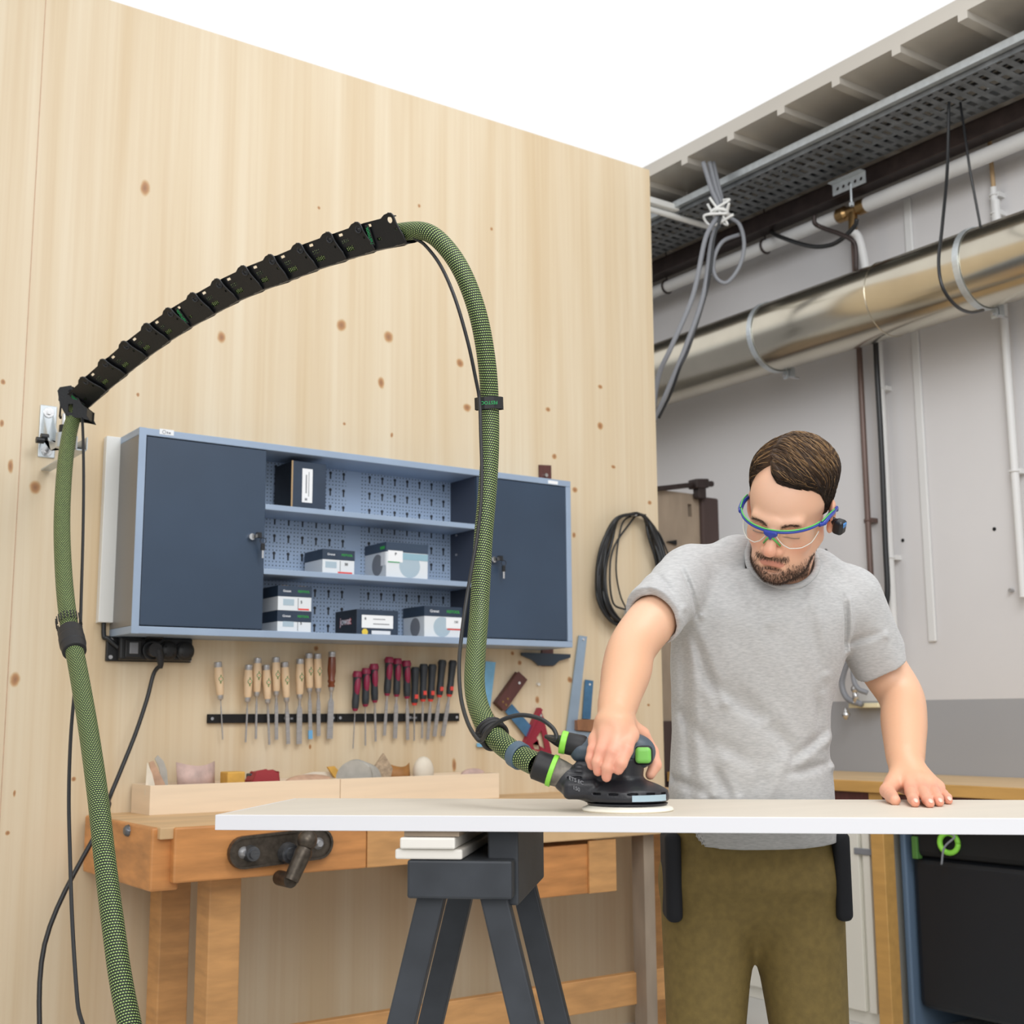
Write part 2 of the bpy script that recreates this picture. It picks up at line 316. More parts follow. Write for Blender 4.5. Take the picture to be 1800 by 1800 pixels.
# ================================================================= ROOM
def node_ply():
    m = bpy.data.materials.new('plywood'); m.use_nodes = True; N = m.node_tree.nodes; K = m.node_tree.links; b = N['Principled BSDF']
    b.inputs['Roughness'].default_value = .5; t = N.new('ShaderNodeNewGeometry')
    def mapped(s, det, dist=0):
        v = N.new('ShaderNodeVectorMath'); v.operation = 'MULTIPLY'; v.inputs[1].default_value = s; K.new(t.outputs['Position'], v.inputs[0])
        n = N.new('ShaderNodeTexNoise'); n.inputs['Scale'].default_value = 1; n.inputs['Detail'].default_value = det; n.inputs['Distortion'].default_value = dist; K.new(v.outputs[0], n.inputs[0]); return n
    def ramp(n, els):
        r = N.new('ShaderNodeValToRGB'); K.new(n if not hasattr(n, 'outputs') else n.outputs[0], r.inputs[0])
        for i, (p_, c) in enumerate(els):
            e_ = r.color_ramp.elements[i] if i < 2 else r.color_ramp.elements.new(p_)
            e_.position = p_; e_.color = lin(c)
        return r
    base = ramp(mapped((9, 1, .35), 5, .3), [(.32, 'd4be9b'), (.7, 'e0d1b6')]); fine = ramp(mapped((60, 1, .9), 4, .2), [(.35, 'dcbf98'), (.6, 'ffffff')])
    mx = N.new('ShaderNodeMixRGB'); mx.blend_type = 'MULTIPLY'; mx.inputs[0].default_value = .14; K.new(base.outputs[0], mx.inputs[1]); K.new(fine.outputs[0], mx.inputs[2])
    # knots, set out in metres on the panel
    wob = mapped((14, 14, 14), 3); off = N.new('ShaderNodeVectorMath'); off.operation = 'MULTIPLY_ADD'; off.inputs[1].default_value = (.02, 0, .02); K.new(wob.outputs['Color'], off.inputs[0]); K.new(t.outputs['Position'], off.inputs[2])
    knots = [(255, 330, 10, 18), (388, 592, 9, 14), (600, 572, 10, 15), (683, 592, 9, 14), (809, 638, 7, 11), (671, 674, 7, 14), (821, 716, 8, 11), (63, 858, 12, 13), (18, 820, 6, 14), (25, 1194, 11, 14), (243, 694, 3, 5), (4, 670, 5, 6), (3, 745, 5, 7), (1055, 680, 5, 6), (1055, 748, 6, 10), (1010, 860, 5, 8), (1142, 884, 4, 6), (963, 719, 5, 7), (974, 802, 5, 7), (688, 765, 3, 6), (560, 364, 3, 4), (737, 361, 3, 5), (864, 402, 3, 5), (130, 1368, 5, 5), (605, 745, 3, 4), (555, 1140, 5, 6), (914, 1165, 4, 6), (1008, 940, 4, 7), (1001, 1195, 5, 8), (945, 1230, 4, 9), (14, 1465, 4, 5), (798, 1345, 5, 16), (1140, 1240, 3, 4), (545, 1312, 3, 5), (900, 1148, 4, 5), (27, 1395, 3, 7), (1078, 820, 4, 5)]
    acc = None
    for x, y, rx, ry in knots:
        c = on(x, y, 'Y', 3.85); a = (on(x+rx, y, 'Y', 3.85)-on(x-rx, y, 'Y', 3.85))[0]/2; h = ry*.00172
        s = N.new('ShaderNodeVectorMath'); s.operation = 'SUBTRACT'; K.new(off.outputs[0], s.inputs[0]); s.inputs[1].default_value = (c[0]+.01, 3.85, c[2]+.01)
        q = N.new('ShaderNodeVectorMath'); q.operation = 'MULTIPLY'; K.new(s.outputs[0], q.inputs[0]); q.inputs[1].default_value = (1/a, 0, 1/h)
        l = N.new('ShaderNodeVectorMath'); l.operation = 'LENGTH'; K.new(q.outputs[0], l.inputs[0])
        if acc is None: acc = l.outputs['Value']
        else:
            mn = N.new('ShaderNodeMath'); mn.operation = 'MINIMUM'; K.new(acc, mn.inputs[0]); K.new(l.outputs['Value'], mn.inputs[1]); acc = mn.outputs[0]
    kr = ramp(acc, [(.0, '9a6238'), (1.0, 'ffffff'), (.45, 'c08a58'), (.62, 'd3a677'), (.86, 'f3e6d4')])
    m2 = N.new('ShaderNodeMixRGB'); m2.blend_type = 'MULTIPLY'; m2.inputs[0].default_value = .85; K.new(mx.outputs[0], m2.inputs[1]); K.new(kr.outputs[0], m2.inputs[2]); K.new(m2.outputs[0], b.inputs['Base Color'])
    MAT['ply'] = m
node_ply()
def node_wall():
    m = bpy.data.materials.new('grey_wall'); m.use_nodes = True; N = m.node_tree.nodes; K = m.node_tree.links; b = N['Principled BSDF']; b.inputs['Roughness'].default_value = .55
    t = N.new('ShaderNodeNewGeometry'); s = N.new('ShaderNodeSeparateXYZ'); K.new(t.outputs['Position'], s.inputs[0])
    g = N.new('ShaderNodeMath'); g.operation = 'GREATER_THAN'; g.inputs[1].default_value = 1.19; K.new(s.outputs['Z'], g.inputs[0])
    mx = N.new('ShaderNodeMixRGB'); K.new(g.outputs[0], mx.inputs[0]); mx.inputs[1].default_value = lin('a0a1a4'); mx.inputs[2].default_value = lin('d5d3d3')
    n = N.new('ShaderNodeTexNoise'); n.inputs['Scale'].default_value = 1.3; n.inputs['Detail'].default_value = 5; K.new(t.outputs['Position'], n.inputs[0])
    r = N.new('ShaderNodeValToRGB'); r.color_ramp.elements[0].position = .3; r.color_ramp.elements[0].color = (.9, .9, .9, 1); r.color_ramp.elements[1].position = .65; K.new(n.outputs[0], r.inputs[0])
    m2 = N.new('ShaderNodeMixRGB'); m2.blend_type = 'MULTIPLY'; m2.inputs[0].default_value = .6; K.new(mx.outputs[0], m2.inputs[1]); K.new(r.outputs[0], m2.inputs[2]); K.new(m2.outputs[0], b.inputs['Base Color']); MAT['grey_wall'] = m
node_wall()
YW = 3.85; XG = 4.5
struct(obj('floor', B().box((-1.5, -1.2, -.1), (4.7, 6.4, 0)), 'floor_mat'))
struct(obj('wall_left', B().box((-.6, YW, 0), (3.432, YW+.06, 3.425)), 'ply'))
struct(obj('wall_right', B().box((XG, .3, 0), (XG+.12, 6.4, 3.6)), 'grey_wall'))
struct(obj('wall_back', B().box((3.2, 6.28, 0), (XG, 6.4, 3.6)), 'grey_wall'))
dk = B().box((3.74, .6, 3.6), (XG+.12, 6.4, 3.66))
for i in range(20): dk.box((3.74, .75+i*.29, 3.572), (XG, .79+i*.29, 3.6))
struct(obj('ceiling', dk, 'deck_metal'))
b_ = B(); x0 = on(30, 900, 'Y', YW)[0]
struct(obj('trim_1', B().box((x0-.001, YW-.0015, 0), (x0+.0006, YW, 3.425)), 'scrap_tan'))
yr = on(1622, 800, 'X', XG)[1]; zr = on(1650, 1128, 'X', XG)[2]
struct(obj('trim_2', B().box((XG-.012, yr-.02, zr), (XG, yr+.02, 3.38)), 'white_paint', bevel=.008))

# ---- ventilation duct with clamps
t = thing('ventilation_duct', 'large round galvanised metal duct crossing the grey wall high up behind the man', 'duct', (4.2, 3, 2.66))
obj('pipe', B().tube([(4.2, y, 2.83) for y in np.linspace(.6, 6.25, 30)], .158, 64), 'duct_metal', t, smooth='auto')
obj('seam', B().torus((4.2, on(1565, 560, 'X', 4.2)[1], 2.83), (0, 1, 0), .159, .002, 48), 'duct_metal', t, smooth=True)
def clamp(px, py, lab):
    y = on(px, py, 'X', 4.06)[1]
    c = thing('duct_clamp', lab, 'clamp', (4.2, y, 2.66), 'clamps around the duct')
    b = B(); n = 56; R = .163
    for k in range(n):
        a0, a1 = 2*math.pi*k/n, 2*math.pi*(k+1)/n
        V = [(4.2+r_*math.cos(a), y+s, 2.83+r_*math.sin(a)) for a in (a0, a1) for r_ in (R-.003, R+.001) for s in (-.013, .013)]
        b.add(V, [(2, 3, 7, 6), (0, 4, 5, 1), (0, 2, 6, 4), (1, 5, 7, 3)])
    obj('band', b, 'zinc', c)
    obj('flange', B().obox((4.2+.1, y, 2.83-.15), (.016, 0, 0), (0, .013, 0), (0, 0, .022)).obox((4.2+.07, y, 2.83-.163), (.004, 0, 0), (0, .013, 0), (0, 0, .022)), 'zinc', c)
    obj('bolt', B().cyl((4.2+.05, y, 2.66), (4.2+.15, y, 2.66), .006), 'steel', c, smooth='auto')
clamp(1322, 590, 'galvanised band clamp around the duct, the one further from the camera'); clamp(1686, 480, 'galvanised band clamp around the duct near the black rope loop')
tag(obj('rope', B().tube(spline([at(1668, 180, 4.55), at(1665, 300, 4.5), at(1656, 400, 4.28), at(1650, 460, 4.18), at(1657, 505, 4.15), at(1680, 537, 4.2), at(1705, 549, 4.3), at(1728, 545, 4.45)]), .006, 8), 'cable_black', smooth=True), 'thin black rope hanging in a loop around the metal duct', 'rope')
tag(obj('rope', B().tube([at(1688, 180, 4.6), at(1705, 300, 4.6), at(1722, 390, 4.6), at(1728, 430, 4.62)], .005, 8), 'cable_black', smooth=True), 'thin black rope running down straight to the top of the metal duct', 'rope')
# ---- pipes along the wall top
PX = 4.36; a = on(1165, 505, 'X', PX); c = on(1530, 360, 'X', PX); zp = (a[2]+c[2])/2
t = thing('water_pipe', 'white insulated pipe with brass tee running under the ceiling on the grey wall', 'pipe', (PX, 3, zp-.03))
ytee = on(1500, 372, 'X', PX)[1]
obj('insulation', B().cyl((PX, 6.2, zp), (PX, ytee+.09, zp), .030, n=24).cyl((PX, ytee-.07, zp), (PX, .7, zp), .033, n=24), 'white_paint', t, smooth='auto')
obj('tee', B().lathe((PX, ytee+.13, zp), (PX, ytee-.12, zp), [(0, .024), (.15, .024), (.2, .034), (.35, .034), (.4, .024), (.6, .024), (.65, .034), (.82, .034), (.85, .024), (1, .024)], 24).cyl((PX, ytee, zp), (PX-.01, ytee, zp-.1), .02), 'brass', t, smooth='auto')
obj('branch', B().tube(spline([(PX-.01, ytee, zp-.1), at(1510, 420, np.dot((PX, ytee, 0), Fh)), at(1520, 462, np.dot((PX, ytee, 0), Fh)), at(1527, 520, np.dot((PX, ytee, 0), Fh))]), .019, 16), 'white_paint', t, smooth=True)
for px, py in ((1172, 497), (1345, 425)):
    y = on(px, py, 'X', PX)[1]; obj('pipe_clip', B().torus((PX, y, zp), (0, 1, 0), .033, .006).cyl((PX, y, zp+.03), (PX, y, 3.6), .004), 'dark_iron', t, smooth=True)
tag(obj('ceiling_rail', B().box((4.28, .7, zp+.05), (4.36, 6.2, zp+.13)), 'dark_iron', bevel=.004), 'dark brown steel rail running above the white pipe', 'rail')
# ---- cable tray
tr = B(); z0 = 3.47
tr.box((3.93, .7, z0), (3.936, 6.2, z0+.06)).box((4.22, .7, z0), (4.226, 6.2, z0+.06))
for i in range(110):
    y = .72+i*.05; tr.box((3.936, y, z0), (4.22, y+.028, z0+.003))
for x in (3.95, 4.02, 4.09, 4.16): tr.box((x, .7, z0+.0005), (x+.022, 6.2, z0+.0028))
t = thing('cable_tray', 'dark perforated metal cable tray hung below the ceiling deck', 'cable tray', (4.08, 3, z0)); obj('tray', tr, 'tray_metal', t)
obj('edge_profile', B().box((3.90, .7, z0+.02), (3.926, 6.2, z0+.05)), 'zinc', t)
for i in range(5): obj('hanger', B().cyl((4.08, 1.6+i*1.05, z0), (4.08, 1.6+i*1.05, 3.6), .005), 'zinc', t)
for i, (dx, lab) in enumerate(((4.0, 'dark cable lying in the tray nearest the room side'), (4.06, 'dark cable lying along the middle of the tray'), (4.14, 'dark cable lying in the tray nearest the wall'))):
    tag(obj('tray_cable', B().tube(spline([(dx+.015*math.sin(i+k*1.7), .8+k*.9, z0+.02) for k in range(7)]), .011, 8), 'cable_black', smooth=True), lab, 'cable', 'cables in the tray')
t = thing('tray_bracket', 'lumpy galvanised perforated bracket under the tray above the brass tee', 'bracket', on(1492, 322, 'X', 4.2))
q = on(1492, 325, 'X', 4.2)
br = B(); 
br.prism([[(-.09, -.02), (.09, -.02), (.09, .03), (-.09, .03)]]+[circ(-.065+.032*i, .005, .009, 8) for i in range(5)], q, (0, 1, 0), (0, 0, 1), (.004, 0, 0)); br.box(q+(-.03, -.09, .03), q+(.004, .09, .034))
obj('plate', br, 'zinc', t); obj('bolt', B().cyl(q+(0, -.01, -.1), q+(0, -.01, 0), .005).cyl(q+(0, -.01, -.1), q+(0, -.01, -.085), .011, n=6), 'zinc', t)
# ---- light fixture behind the plywood edge
q0 = on(1146, 362, 'Z', 3.48); q1 = q0+np.array([.42, 0, 0])
t = thing('tube_light', 'white fluorescent batten light under the deck beside the plywood edge', 'light', q0+(.1, 0, 0)); q0 = q0-(.5, 0, 0)
obj('housing', B().box(q0+(0, -.03, 0), q1+(0, .03, .03)), 'white_metal', t, bevel=.004); obj('tube', B().cyl(q0+(0, 0, -.02), q1+(-.02, 0, -.02), .014), 'white_metal', t, smooth='auto')
obj('hanger', B().cyl(q1+(-.2, 0, .03), q1+(-.2, 0, .12), .006), 'white_metal', t)
# ---- hanging cable bundle
D = 5.35
kn = at(1267, 376, D)
def cab(lab, pts, r=.011, m='cable_grey', D=D): return tag(obj('hanging_cable', B().tube(spline([at(x, y, D+dd) for x, y, dd in pts]), r, 10), m, smooth=True), lab, 'cable', 'cables hanging beside the plywood edge')
cab('grey hanging cable furthest left, running down behind the plywood edge', [(1236, 285, 0), (1250, 330, 0), (1263, 372, 0), (1240, 420, 0), (1218, 520, 0), (1180, 610, 0), (1158, 660, .05), (1146, 735, .12)])
cab('grey hanging cable just right of the leftmost one', [(1247, 285, .02), (1258, 330, .02), (1271, 376, .02), (1252, 420, .02), (1236, 520, 0), (1205, 610, 0), (1172, 690, .05), (1150, 740, .12)])
cab('grey cable tied in an oval loop below the cable knot', [(1254, 285, .04), (1264, 330, .04), (1278, 376, .04), (1300, 395, .02), (1308, 430, 0), (1300, 468, 0), (1277, 497, 0), (1257, 485, 0), (1255, 455, 0), (1270, 425, 0), (1300, 412, .05)], .009)
cab('thin black cable hanging from the cable knot', [(1268, 378, -.02), (1256, 420, -.02), (1250, 470, -.02), (1240, 520, 0), (1212, 610, 0), (1196, 645, 0), (1180, 690, .05), (1158, 735, .1)], .006, 'cable_black')
kb = B()
for i in range(5): kb.tube(spline([kn+np.random.randn(3)*.03 for _ in range(4)]), .006, 6)
tag(obj('cable_tie', kb.torus(kn, (.4, .2, 1), .03, .008), 'white_metal', smooth=True), 'white tie knotted round the grey cables below the deck', 'cable tie')
cab('dark cable sagging below the white pipe beside the brass tee', [(1352, 405, .25), (1368, 415, .05), (1420, 432, -.15), (1455, 432, -.25), (1480, 420, -.3), (1502, 398, -.35), (1506, 385, -.37)], .010, 'cable_black', 5.6)
tag(obj('pipe_bracket', B().tube(spline([at(1432, 378, 5.3), at(1432, 392, 5.3), at(1445, 400, 5.3), at(1478, 412, 5.2), at(1497, 422, 5.15), at(1504, 436, 5.15), at(1505, 478, 5.15)], 4), .010, 10), 'dark_iron', smooth=True), 'dark rusty bent pipe below the brass tee', 'pipe')
# ---- vertical pipes on grey wall
def vpipe(name, lab, x0, y0, x1, y1, r, m, X=4.46, ztop=None):
    a = on(x0, y0, 'X', X); c = on(x1, y1, 'X', X); y = (a[1]+c[1])/2; z0_ = min(a[2], c[2]); z1_ = ztop or max(a[2], c[2])
    t = thing(name, lab, 'pipe', (X, y, z0_)); obj('pipe', B().cyl((X, y, z0_), (X, y, z1_), r), m, t, smooth='auto')
    for k in (.3, .75): obj('clip', B().box((X, y-r*1.7, z0_+(z1_-z0_)*k), (XG, y+r*1.7, z0_+(z1_-z0_)*k+.02)).torus((X, y, z0_+(z1_-z0_)*k+.01), (0, 0, 1), r+.002, .004), m, t)
vpipe('wall_pipe', 'thin brown pipe running down the grey wall below the duct', 1515, 600, 1532, 1150, .013, 'brown_pipe', ztop=3.3)
vpipe('wall_pipe', 'white pipe running down the grey wall beside the dark cable', 1548, 600, 1572, 1190, .016, 'white_paint', ztop=2.95)
vpipe('wall_pipe', 'white pipe at the far right of the grey wall, nearest the camera', 1765, 530, 1797, 1050, .016, 'white_paint', ztop=3.2)
D = 5.25
tag(obj('wall_cable', B().tube(spline([on(1537, 560, 'X', 4.4), on(1541, 640, 'X', 4.4), on(1550, 800, 'X', 4.4), on(1556, 950, 'X', 4.4), on(1560, 1040, 'X', 4.4), on(1554, 1075, 'X', 4.4)]), .012, 10), 'cable_black', smooth=True), 'thick dark grey cable hanging between the brown and the white wall pipe', 'cable')
vpipe('conduit', 'white conduit with yellow wires at its top, above the duct', 1745, 330, 1752, 400, .014, 'white_paint')
tag(obj('wires', B().tube(spline([on(1738, 230, 'X', 4.45), on(1743, 290, 'X', 4.46), on(1747, 335, 'X', 4.46)]), .009, 8), 'tan_mark', smooth=True), 'yellowish wires entering the white conduit above the duct', 'wires')
# ---- water tap
q = on(1517, 1240, 'X', 4.44)
t = thing('water_tap', 'small chrome tap on the grey wall behind the man, with a hose', 'tap', q)
obj('base', B().box(q+(.0, -.08, -.01), q+(.06, .08, .01)), 'cream_mark', t, bevel=.003); obj('valve', B().cyl(q+(-.02, .02, .01), q+(-.02, .02, .07), .014).ell(q+(-.02, .02, .07), (.02, .02, .02)), 'chrome', t, smooth=True)
obj('spout', B().cyl(q+(-.03, .07, -.01), q+(-.03, .07, -.06), .01).ell(q+(-.03, .07, -.04), (.018, .018, .018)), 'chrome', t, smooth=True)
tag(obj('water_hose', B().tube(spline([on(1495, 1155, 'X', 4.42), on(1484, 1180, 'X', 4.42), on(1480, 1205, 'X', 4.42), on(1490, 1228, 'X', 4.42), on(1515, 1238, 'X', 4.42)]), .013, 12), 'cable_grey', smooth=True), 'grey hose looping down to the chrome tap', 'hose')
tag(obj('water_hose', B().tube(spline([on(1500, 1150, 'X', 4.40), on(1500, 1190, 'X', 4.40), on(1508, 1210, 'X', 4.40), on(1525, 1218, 'X', 4.42)]), .011, 12), 'cable_grey', smooth=True), 'shorter grey hose curving to the right of the tap', 'hose')
for x, y in ((1587, 950), (1748, 930), (1452, 968)):
    q = on(x, y, 'X', XG); tag(obj('wall_hole', B().cyl(q+(-.002, 0, 0), q+(.01, 0, 0), .008), 'dark_hole'), {1587: 'small dark hole in the grey wall right of the white pipe', 1748: 'small dark hole in the grey wall near the far right', 1452: 'small dark hole in the grey wall beside the ear of the man'}[x], 'hole')
q = on(1780, 1038, 'X', XG); tag(obj('wall_screw', B().cyl(q, q+(-.02, 0, 0), .008), 'steel'), 'short screw sticking out of the grey wall beside the right pipe', 'screw')

# ---- press / weathered column behind the plywood edge
D = 5.45; c0 = on(1236, 868, 'Y', 4.3); X0 = c0[0]; zt = c0[2]
t = thing('wood_press', 'weathered wooden press frame with dark beam standing behind the plywood edge', 'press', (X0, 4.35, 0))
sl = [(-.52, 0), (0, 0), (0, 1.05), (-.30, 1.05), (-.30, 1.0), (-.52, .98)]
def slot(x, z): return [(x-.012, z-.03), (x-.012, z+.03), (x+.012, z+.03), (x+.012, z-.03)]
obj('panel', B().prism([[(x, zt-1.05+z) for x, z in sl], slot(-.06, zt-.08), slot(-.06, zt-.36)], (X0, 4.33, 0), X_, Z_, (0, .05, 0)), 'weathered_wood', t)
obj('lower_panel', B().box((X0-.55, 4.32, 0), (X0-.05, 4.39, zt-1.05)), 'dark_beam', t)
obj('beam', B().box((X0, 4.31, 0), (X0+.11, 4.41, zt-.01)), 'dark_beam', t, bevel=.01)
obj('wedge', B().prism([[(0, 0), (.06, -.012), (.06, .012)]], (X0-.22, 4.325, zt-.24), X_, Z_, (0, -.01, 0)), 'dark_hole', t)
a = on(1150, 860, 'Y', 4.3); c = on(1228, 851, 'Y', 4.3)
obj('spindle', B().cyl(a, c, .012, n=14), 'dark_iron', t, smooth='auto'); obj('clamp_head', B().obox(c, (.04, 0, .004), (0, .03, 0), (0, 0, .022)).cyl(c, c+(.09, 0, .01), .014).box(c+(-.02, -.02, -.07), c+(.03, .02, -.01)), 'dark_iron', t, bevel=.005)

# ---- oak bench on the grey wall
t = thing('side_bench', 'oak topped workbench along the grey wall behind the man', 'workbench', (4.15, 2.6, 0))
xf = 3.86
obj('top', B().box((xf, 1.0, .858), (XG-.002, 4.3, .886)), 'oak_top', t, bevel=.003); obj('edging', B().box((xf-.012, 1.0, .846), (xf, 4.3, .888)), 'oak', t, bevel=.003)
obj('rail', B().box((xf+.01, 1.0, .80), (xf+.04, 4.3, .846)), 'dark_wood', t)
yl = on(1540, 1480, 'X', xf)[1]; y1535 = on(1533, 1480, 'X', xf)[1]; y1549 = on(1549, 1480, 'X', xf)[1]
for y in (yl, 1.15, 4.2): obj('leg', B().box((xf+.005, y-.03, 0), (xf+.065, y+.03, .846)), 'oak', t, bevel=.003)
t = thing('base_cabinet', 'cream base cabinet with slotted handle under the oak bench', 'cabinet', (4.15, yl+.4, 0))
obj('body', B().box((xf+.05, yl+.05, 0), (XG-.05, yl+.85, .76)), 'cabinet_cream', t, bevel=.002); ym = on(1502, 1485, 'X', xf)[1]
obj('door', B().box((xf+.03, yl+.06, .05), (xf+.05, ym-.01, .75)), 'cabinet_cream', t, bevel=.002); obj('door', B().box((xf+.03, ym+.01, .05), (xf+.05, yl+.84, .75)), 'cabinet_cream', t, bevel=.002)
qh = on(1519, 1497, 'X', xf+.03); obj('handle', B().box(qh+(-.006, -.045, -.012), qh+(0, .045, .012)), 'cable_grey', t, bevel=.003)
yb = on(1581, 1480, 'X', xf+.1)[1]; tag(obj('storage_case', B().box((xf+.1, yb, 0), (XG-.08, yl-.05, .77)), 'panel_blue', bevel=.006), 'blue grey storage case under the oak bench beside its leg', 'case')
t = thing('dust_extractor', 'black dust extractor with a lime green hose collar under the oak bench', 'vacuum', (4.15, 1.9, 0))
obj('body', B().box((xf+.12, 1.3, .08), (XG-.06, yb-.03, .62)), 'vac_dark', t, bevel=.03, seg=3); obj('lid', B().box((xf+.1, 1.32, .62), (XG-.06, yb-.05, .78)), 'dark_hole', t, bevel=.02)
q = on(1668, 1482, 'X', xf+.09); obj('hose_collar', B().torus(q, (1, .2, 0), .034, .010), 'lime', t, smooth=True)
q2 = on(1607, 1490, 'X', xf+.09); obj('green_latch', B().box(q2+(0, -.012, -.04), q2+(.03, .012, .04)), 'green_mark', t, bevel=.003)
obj('wheel', B().cyl((xf+.14, 1.4, .08), (xf+.2, 1.4, .08), .08), 'black_rubber', t); obj('wheel', B().cyl((xf+.14, 2.1, .08), (xf+.2, 2.1, .08), .08), 'black_rubber', t)
tag(obj('extractor_cord', B().tube(spline([on(1655, 1520, 'X', xf+.05), on(1660, 1490, 'X', xf+.05), on(1678, 1472, 'X', xf+.06), on(1690, 1455, 'X', xf+.07), (xf+.12, 2.2, .8)]), .004, 6), 'cable_grey', smooth=True), 'thin grey cord drooping over the black dust extractor', 'cord')
# ================================================================= METAL CABINET
CX0, CX1, CZ0, CZ1, CYF = 1.218, 2.830, 1.376, 1.986, 3.65
xl = on(466, 950, 'Y', CYF)[0]; xr = on(838, 960, 'Y', CYF)[0]
zs1 = on(650, 905, 'Y', CYF)[2]; zs2 = on(650, 1013, 'Y', CYF)[2]
def node_peg():
    m = bpy.data.materials.new('pegboard'); m.use_nodes = True; N = m.node_tree.nodes; K = m.node_tree.links; b = N['Principled BSDF']; b.inputs['Roughness'].default_value = .45
    t = N.new('ShaderNodeNewGeometry'); s = N.new('ShaderNodeSeparateXYZ'); K.new(t.outputs['Position'], s.inputs[0])
    def M(op, a, c=None, d=None):
        n = N.new('ShaderNodeMath'); n.operation = op
        for i, v in enumerate((a, c, d)):
            if v is None: continue
            if isinstance(v, (int, float)): n.inputs[i].default_value = v
            else: K.new(v, n.inputs[i])
        return n.outputs[0]
    def cell(o, off, p): return M('MULTIPLY', M('SUBTRACT', M('FRACT', M('DIVIDE', M('SUBTRACT', o, off), p)), .5), p)
    X, Z = s.outputs['X'], s.outputs['Z']
    dx, dz = cell(X, 0, .0125), cell(Z, .004, .0125)
    dot = M('LESS_THAN', M('ADD', M('POWER', dx, 2), M('POWER', dz, 2)), .0021**2)
    kx, kz = cell(X, .01, .05), cell(Z, .02, .0575)
    key = M('LESS_THAN', M('ADD', M('POWER', kx, 2), M('POWER', M('SUBTRACT', kz, .004), 2)), .0056**2)
    st = M('MULTIPLY', M('LESS_THAN', M('ABSOLUTE', kx), .003), M('LESS_THAN', M('ABSOLUTE', M('ADD', kz, .008)), .009))
    near = M('LESS_THAN', M('ADD', M('POWER', kx, 2), M('POWER', M('ADD', kz, .003), 2)), .016**2)
    allk = M('MAXIMUM', M('MAXIMUM', key, st), M('MULTIPLY', dot, M('SUBTRACT', 1, near)))
    xm = (CX0+CX1)/2; allk = M('MULTIPLY', allk, M('GREATER_THAN', M('ABSOLUTE', M('SUBTRACT', X, xm)), .03))
    mx = N.new('ShaderNodeMixRGB'); K.new(allk, mx.inputs[0]); mx.inputs[1].default_value = lin('a0b4ce'); mx.inputs[2].default_value = lin('1c222c'); K.new(mx.outputs[0], b.inputs['Base Color']); MAT['pegboard'] = m
node_peg()
t = thing('wall_cabinet', 'long grey blue metal wall cabinet with two dark doors and open shelves between them', 'cabinet', ((CX0+CX1)/2, 3.75, CZ0))
f_ = .022
obj('top_panel', B().box((CX0, CYF, CZ1-.022), (CX1, YW, CZ1)), 'cab_frame', t, bevel=.002)
obj('bottom_panel', B().box((CX0, CYF, CZ0), (CX1, YW, CZ0+f_)), 'cab_frame', t, bevel=.002)
obj('side_panel', B().box((CX0, CYF, CZ0+f_), (CX0+f_, YW, CZ1-f_)), 'cab_side', t, bevel=.002)
obj('side_panel', B().box((CX1-f_, CYF, CZ0+f_), (CX1, YW, CZ1-f_)), 'cab_frame', t, bevel=.002)
obj('front_edge', B().box((CX0, CYF-.001, CZ0), (CX0+f_, CYF+.001, CZ1)), 'cab_frame', t)
obj('divider', B().box((xl-.02, CYF+.012, CZ0+f_), (xl-.001, YW-.01, CZ1-f_)), 'cab_inner', t); obj('divider', B().box((xr+.001, CYF+.012, CZ0+f_), (xr+.02, YW-.01, CZ1-f_)), 'cab_inner', t)
obj('rivet', B().cyl((xr-.003, CYF+.13, zs1-.02), (xr+.001, CYF+.13, zs1-.02), .004).cyl((xr-.003, CYF+.13, zs1-.09), (xr+.001, CYF+.13, zs1-.09), .004), 'steel', t)
obj('back_panel', B().box((xl, YW-.03, CZ0+f_), (xr, YW-.022, CZ1-f_)), 'pegboard', t)
for z in (zs1, zs2): obj('shelf', B().box((xl, CYF+.004, z-.014), (xr, YW-.031, z+.004)), 'cab_frame', t, bevel=.002)
def door(a, c, name, kx, kz):
    d = obj('door', B().box((a, CYF+.001, CZ0+f_+.003), (c, CYF+.014, CZ1-f_-.003)), 'cab_door', t, bevel=.0015)
    q = np.array((kx, CYF-.012, kz))
    obj('lock', B().cyl(q+(0, .014, 0), q, .010), 'chrome', d, smooth='auto')
    obj('key', B().box(q+(.008, -.02, -.004), q+(.022, -.004, .012)).torus(q+(.03, -.012, -.012), (.3, 1, 0), .009, .0012, 20, 6).box(q+(.024, -.014, -.042), q+(.036, -.009, -.022)), 'black_plastic', d)
    obj('spare_key', B().box(q+(.027, -.013, -.066), q+(.033, -.011, -.04)), 'chrome', d)
kl = on(441, 944, 'Y', CYF); kr_ = on(866, 984, 'Y', CYF)
door(CX0+f_+.003, xl-.002, '', kl[0], kl[2]); door(xr+.002, CX1-f_-.003, '', kr_[0], kr_[2])
q = on(293, 760, 'Y', CYF); obj('maker_label', B().box(q+(-.022, -.0008, -.008), q+(.022, 0, .009)), 'label_white', t); obj('label_ring', B().torus(q+(-.008, -.001, 0), Y_, .005, .0008, 16, 5).box(q+(0, -.0012, -.004), q+(.004, -.0006, .002)).box(q+(.006, -.0012, -.004), q+(.012, -.0006, .001)), 'cable_grey', t)
q = on(972, 848, 'Y', CYF); obj('maker_label', B().box(q+(-.022, -.0008, -.006), q+(.022, 0, .006)), 'label_white', t)
